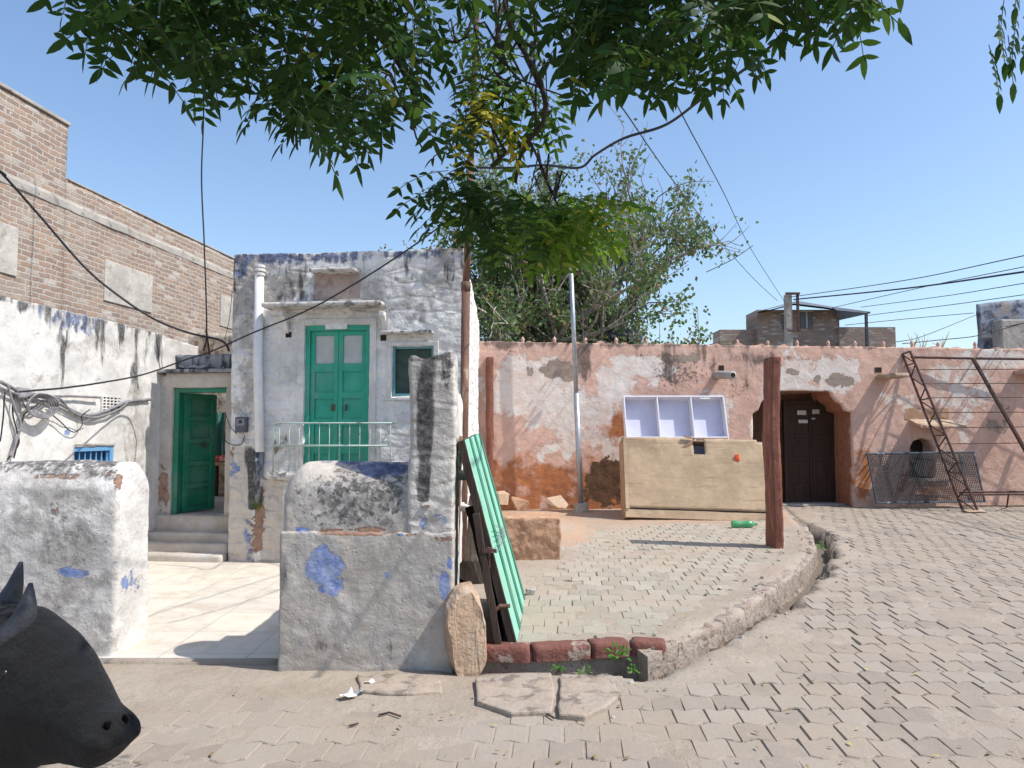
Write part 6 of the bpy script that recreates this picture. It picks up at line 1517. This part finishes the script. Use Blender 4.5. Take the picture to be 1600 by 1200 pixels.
# ================================================================== LITTER
def scrap(px, py, a, b, lb, mat='paper', rot=0, sd=0, cat='paper scrap', grp='litter on the ground'):
    c = gr(px, py, .012); r = random.Random(sd); m = MB(); ca, sa = math.cos(rot), math.sin(rot); vs = []
    for j in range(4):
        for i in range(4):
            u, v = (i/3-.5)*a, (j/3-.5)*b; vs.append((c.x+u*ca-v*sa, c.y+u*sa+v*ca, .018+abs(r.gauss(0, .012))))
    m.add(vs, [(j*4+i, j*4+i+1, j*4+5+i, j*4+4+i) for j in range(3) for i in range(3)]); o = m.build('paper_scrap', M[mat], loc=c); o.modifiers.new('thick', 'SOLIDIFY').thickness = .002
    meta(o, lb, cat, grp)
scrap(578, 1068, .06, .05, 'small square white paper scrap near the wall foot', rot=.2, sd=1); scrap(543, 1090, .09, .07, 'crumpled white paper scrap, leftmost of the litter', rot=.7, sd=2); scrap(561, 1084, .09, .04, 'narrow silver wrapper beside the crumpled paper', 'galv', 1.0, 3)
def stick(pts, r_, lb):
    P = [gr(x, y, .014) for x, y in pts]; m = MB(); m.tube(P, r_, 6); meta(m.build('twig', M['barkdk'], loc=P[0], smooth=True), lb, 'twig', 'twigs on the ground')
stick([(592, 1117), (608, 1113), (626, 1119)], .006, 'curved dark twig on the near pavers'); stick([(545, 1134), (560, 1130)], .005, 'short brown twig left of the curved one'); stick([(843, 1003), (858, 1008), (866, 1010)], .004, 'thin twig on the platform edge above the kerb')
stick([(835, 1110), (850, 1112), (866, 1122)], .006, 'bent root-like twig across the drain cover')
r = random.Random(4); m = MB()
for k in range(1100):
    while True:
        x = r.uniform(-4, 6); y = r.uniform(2.8, 12)
        if abs(x) < .72*y: break
    ip = bool(in_np(np.array(x), np.array(y), plat)); dd = float(seg_d(np.array(x), np.array(y), edge))
    if not ip and x < -.35 and y > 5.0: continue
    if dd < .14 and not ip: continue
    if dd > .45 and r.random() < .8: continue
    z = .126 if ip else zr1(x, y)+.004; s_ = r.choice([.008, .011, .016, .02] if dd > .5 else [.008, .012, .018, .028, .045])*r.uniform(.7, 1.2); m.hull((x, y, z+s_*.2), (s_*1.4, s_, s_*.8), k, rot=r.uniform(0, 3), n=9)
meta(m.build('gravel', M['concrete']), kind='stuff')
vs, fs = [], []; m = MB()
for k in range(170):
    x = r.uniform(-2.4, 3.0); y = r.uniform(3.3, 7.5)
    ip = bool(in_np(np.array(x), np.array(y), plat))
    if not ip and x < -.35 and y > 5.0: continue
    z = .134 if ip else zr1(x, y)+.012; a = r.uniform(0, 6.28); leaflet(vs, fs, Vector((x, y, z)), Vector((math.cos(a), math.sin(a), .12)), Vector((0, 0, 1)), r.uniform(.025, .05), .35, .15)
m.add([tuple(v) for v in vs], fs); meta(m.build('fallen_leaves', M['dryleaf'], smooth='keep'), kind='stuff')

# ================================================================== COW
cow = thing('cow', 'black cow with short upright horns, head low at the bottom left corner', 'cow', (-2.6, 2.75, 0))
poll = at(2, 1010, 2.06); muz = at(160, 1144, 1.84)
def cowbody():
    bm = bmesh.new(); lay = bm.verts.layers.skin.verify()
    def v(p, rx, ry=None, root=False):
        q = bm.verts.new(p); q[lay].radius = (rx, ry or rx); q[lay].use_root = root; return q
    def chain(first, pts):
        prev = first; out = []
        for p, rx, ry in pts:
            n = v(p, rx, ry); bm.edges.new((prev, n)); prev = n; out.append(n)
        return out
    bx, by = -2.75, 2.85; dv = Vector((.93, -.36, 0)).normalized(); sd = Vector((-dv.y, dv.x, 0))
    P = lambda a, s_, z: Vector((bx, by, 0))+dv*a+sd*s_+Vector((0, 0, z))
    root = v(P(-.35, 0, .86), .25, .27, True)
    body = chain(root, [(P(0, 0, .82), .28, .31), (P(.35, 0, .84), .26, .30), (P(.62, 0, .90), .20, .26), (P(.84, 0, .97), .13, .20)])
    nd = (poll-P(.84, 0, .97)); hd = (muz-poll).normalized(); sq_ = hd.cross(Vector((0, 0, 1))).normalized(); upq = sq_.cross(hd).normalized(); upq = upq if upq.z > 0 else -upq
    neck = chain(body[-1], [(P(.84, 0, .97)+nd*.5, .10, .14), (at(-40, 1060, 2.12), .11, .13), (at(10, 1085, 2.05), .09, .10)])
    rump = chain(root, [(P(-.62, 0, .88), .21, .24), (P(-.80, 0, .86), .13, .17)])
    chain(rump[-1], [(P(-.93, 0, .90), .04, .04), (P(-1.0, 0, .60), .022, .022), (P(-1.0, 0, .35), .03, .03)])
    for s_ in (-1, 1):
        chain(body[2], [(P(.60, .15*s_, .62), .10, .10), (P(.60, .16*s_, .40), .055, .055), (P(.61, .16*s_, .12), .04, .04), (P(.64, .16*s_, .03), .055, .05)])
        chain(rump[0], [(P(-.60, .16*s_, .66), .13, .13), (P(-.52, .17*s_, .50), .085, .08), (P(-.70, .17*s_, .36), .05, .05), (P(-.66, .17*s_, .12), .04, .04), (P(-.62, .17*s_, .03), .055, .05)])
    me = bpy.data.meshes.new('tmp'); bm.to_mesh(me); bm.free(); o = bpy.data.objects.new('tmp', me); col.objects.link(o)
    sk = o.modifiers.new('skin', 'SKIN'); s2 = o.modifiers.new('sub', 'SUBSURF'); s2.levels = 2; s2.render_levels = 2
    dg = bpy.context.evaluated_depsgraph_get(); dg.update(); mA = bpy.data.meshes.new_from_object(o.evaluated_get(dg)); bpy.data.objects.remove(o)
    # head lofted from cross-sections: (top point, bottom point, depth, half width)
    secs = [((-30, 950), (-90, 1190), 2.14, .080), ((0, 938), (-62, 1215), 2.10, .100), ((50, 947), (-20, 1225), 2.05, .112), ((91, 979), (30, 1214), 2.01, .112), ((121, 1016), (70, 1196), 1.97, .094),
            ((145, 1055), (102, 1190), 1.93, .076), ((166, 1096), (130, 1196), 1.89, .068), ((181, 1112), (155, 1198), 1.865, .070), ((190, 1128), (168, 1190), 1.845, .064), ((192, 1143), (180, 1176), 1.835, .048), ((189, 1155), (185, 1166), 1.83, .02)]
    bm = bmesh.new(); bm.from_mesh(mA); sdv_ = hd.cross(Vector((0, 0, 1))).normalized(); rings = []
    for tp_, bt_, Y, w_ in secs:
        A = at(*tp_, Y); Bq = at(*bt_, Y); c = (A+Bq)/2; u = (A-Bq)/2; ring = []
        for k in range(20):
            an = 2*math.pi*k/20; cx, sx = math.cos(an), math.sin(an)
            wk = w_*(1.0 if cx > -.2 else .82)*(abs(sx)**.85)*(1 if sx > 0 else -1)
            ring.append(bm.verts.new(c+u*cx*abs(cx)**-.12 if abs(cx) > .05 else c+u*cx)); ring[-1].co += sdv_*wk
        rings.append(ring)
    for r0, r1 in zip(rings[:-1], rings[1:]):
        for k in range(20): bm.faces.new((r0[k], r0[(k+1) % 20], r1[(k+1) % 20], r1[k]))
    bm.faces.new(rings[0][::-1]); bm.faces.new(rings[-1]); bmesh.ops.recalc_face_normals(bm, faces=bm.faces[:])
    mB = bpy.data.meshes.new('tmp2'); bm.to_mesh(mB); bm.free(); o = bpy.data.objects.new('tmp2', mB); col.objects.link(o)
    rm = o.modifiers.new('r', 'REMESH'); rm.mode = 'VOXEL'; rm.voxel_size = .011; sm_ = o.modifiers.new('s', 'SMOOTH'); sm_.iterations = 6; sm_.factor = .6
    dg = bpy.context.evaluated_depsgraph_get(); dg.update(); me2 = bpy.data.meshes.new_from_object(o.evaluated_get(dg)); bpy.data.objects.remove(o)
    return me2, hd
me2, hd = cowbody(); off = cow.location
NOS = [at(187, 1133, 1.84)+hd.cross(Vector((0, 0, 1))).normalized()*.022*q_ for q_ in (-1, 1)]; EYE = [at(66, 1038, 2.01)+hd.cross(Vector((0, 0, 1))).normalized()*.090*q_ for q_ in (-1, 1)]
for v in me2.vertices:
    v.co += noise.noise_vector(v.co*9)*.004
    for c in NOS:
        d = (v.co-c).length; v.co -= hd*.020*math.exp(-(d/.020)**2)-hd*.007*math.exp(-((d-.036)/.012)**2)
    for c in EYE: d = (v.co-c).length; v.co += (v.co-poll).cross(hd).normalized()*0+Vector((0, 0, 1))*.010*math.exp(-((d-.03)/.014)**2)
    v.co -= off
me2.materials.clear(); me2.materials.append(M['cow']); me2.polygons.foreach_set('use_smooth', [True]*len(me2.polygons)); me2.name = 'body'
bo_ = bpy.data.objects.new('body', me2); col.objects.link(bo_); bo_.parent = cow
sdv = hd.cross(Vector((0, 0, 1))).normalized(); upv = sdv.cross(hd).normalized()
if upv.z < 0: upv = -upv
hp = [([(-30, 985), (0, 960), (20, 928), (33, 878)], 2.14), ([(-8, 1010), (24, 992), (42, 958), (48, 911)], 2.0)]
for k, (pts, Y) in enumerate(hp):
    s_ = 1 if k else -1; P_ = [at(x, y, Y) for x, y in pts]; m = MB(); fine = []
    for i in range(3):
        for t in (0, .33, .66): fine.append(P_[i].lerp(P_[i+1], t))
    fine.append(P_[-1]); fine = [fine[0]]+[(fine[i-1]+fine[i]+fine[i+1])/3 for i in range(1, len(fine)-1)]+[fine[-1]]
    m.tube(fine, [.040, .040, .040, .038, .035, .031, .026, .020, .013, .005], 14); m.build('horn', M['horn'], cow, smooth=True)
    e0 = poll+sdv*.10*s_-hd*.05; ed = (sdv*s_*.5-hd*1.0+Vector((-.2, 0, -.5))).normalized(); vs = []; m = MB(); n = 8
    for q_ in range(n+1):
        t = q_/n; w_ = .042*math.sin(math.pi*min(1, .18+t*.82))+.004; c = e0+ed*.17*t
        for a in range(8): an = a*math.pi/4; vs.append(c+upv*math.cos(an)*w_+sdv*math.sin(an)*.011)
    m.add(vs, [(q_*8+a, q_*8+(a+1) % 8, q_*8+8+(a+1) % 8, q_*8+8+a) for q_ in range(n) for a in range(8)]); m.build('ear', M['cow'], cow, smooth=True)
    m = MB(); c = EYE[k]; bmx = bmesh.new(); bmesh.ops.create_uvsphere(bmx, u_segments=12, v_segments=8, radius=.015); bmx.verts.index_update(); m.add([v.co+c for v in bmx.verts], [tuple(v.index for v in f_.verts) for f_ in bmx.faces]); bmx.free(); m.build('eye', M['eye'], cow, smooth=True)
    m = MB(); c = NOS[k]-hd*.014; m.hull(c, (.016, .014, .022), 3+k); m.build('nostril', M['nostril'], cow, smooth=True)
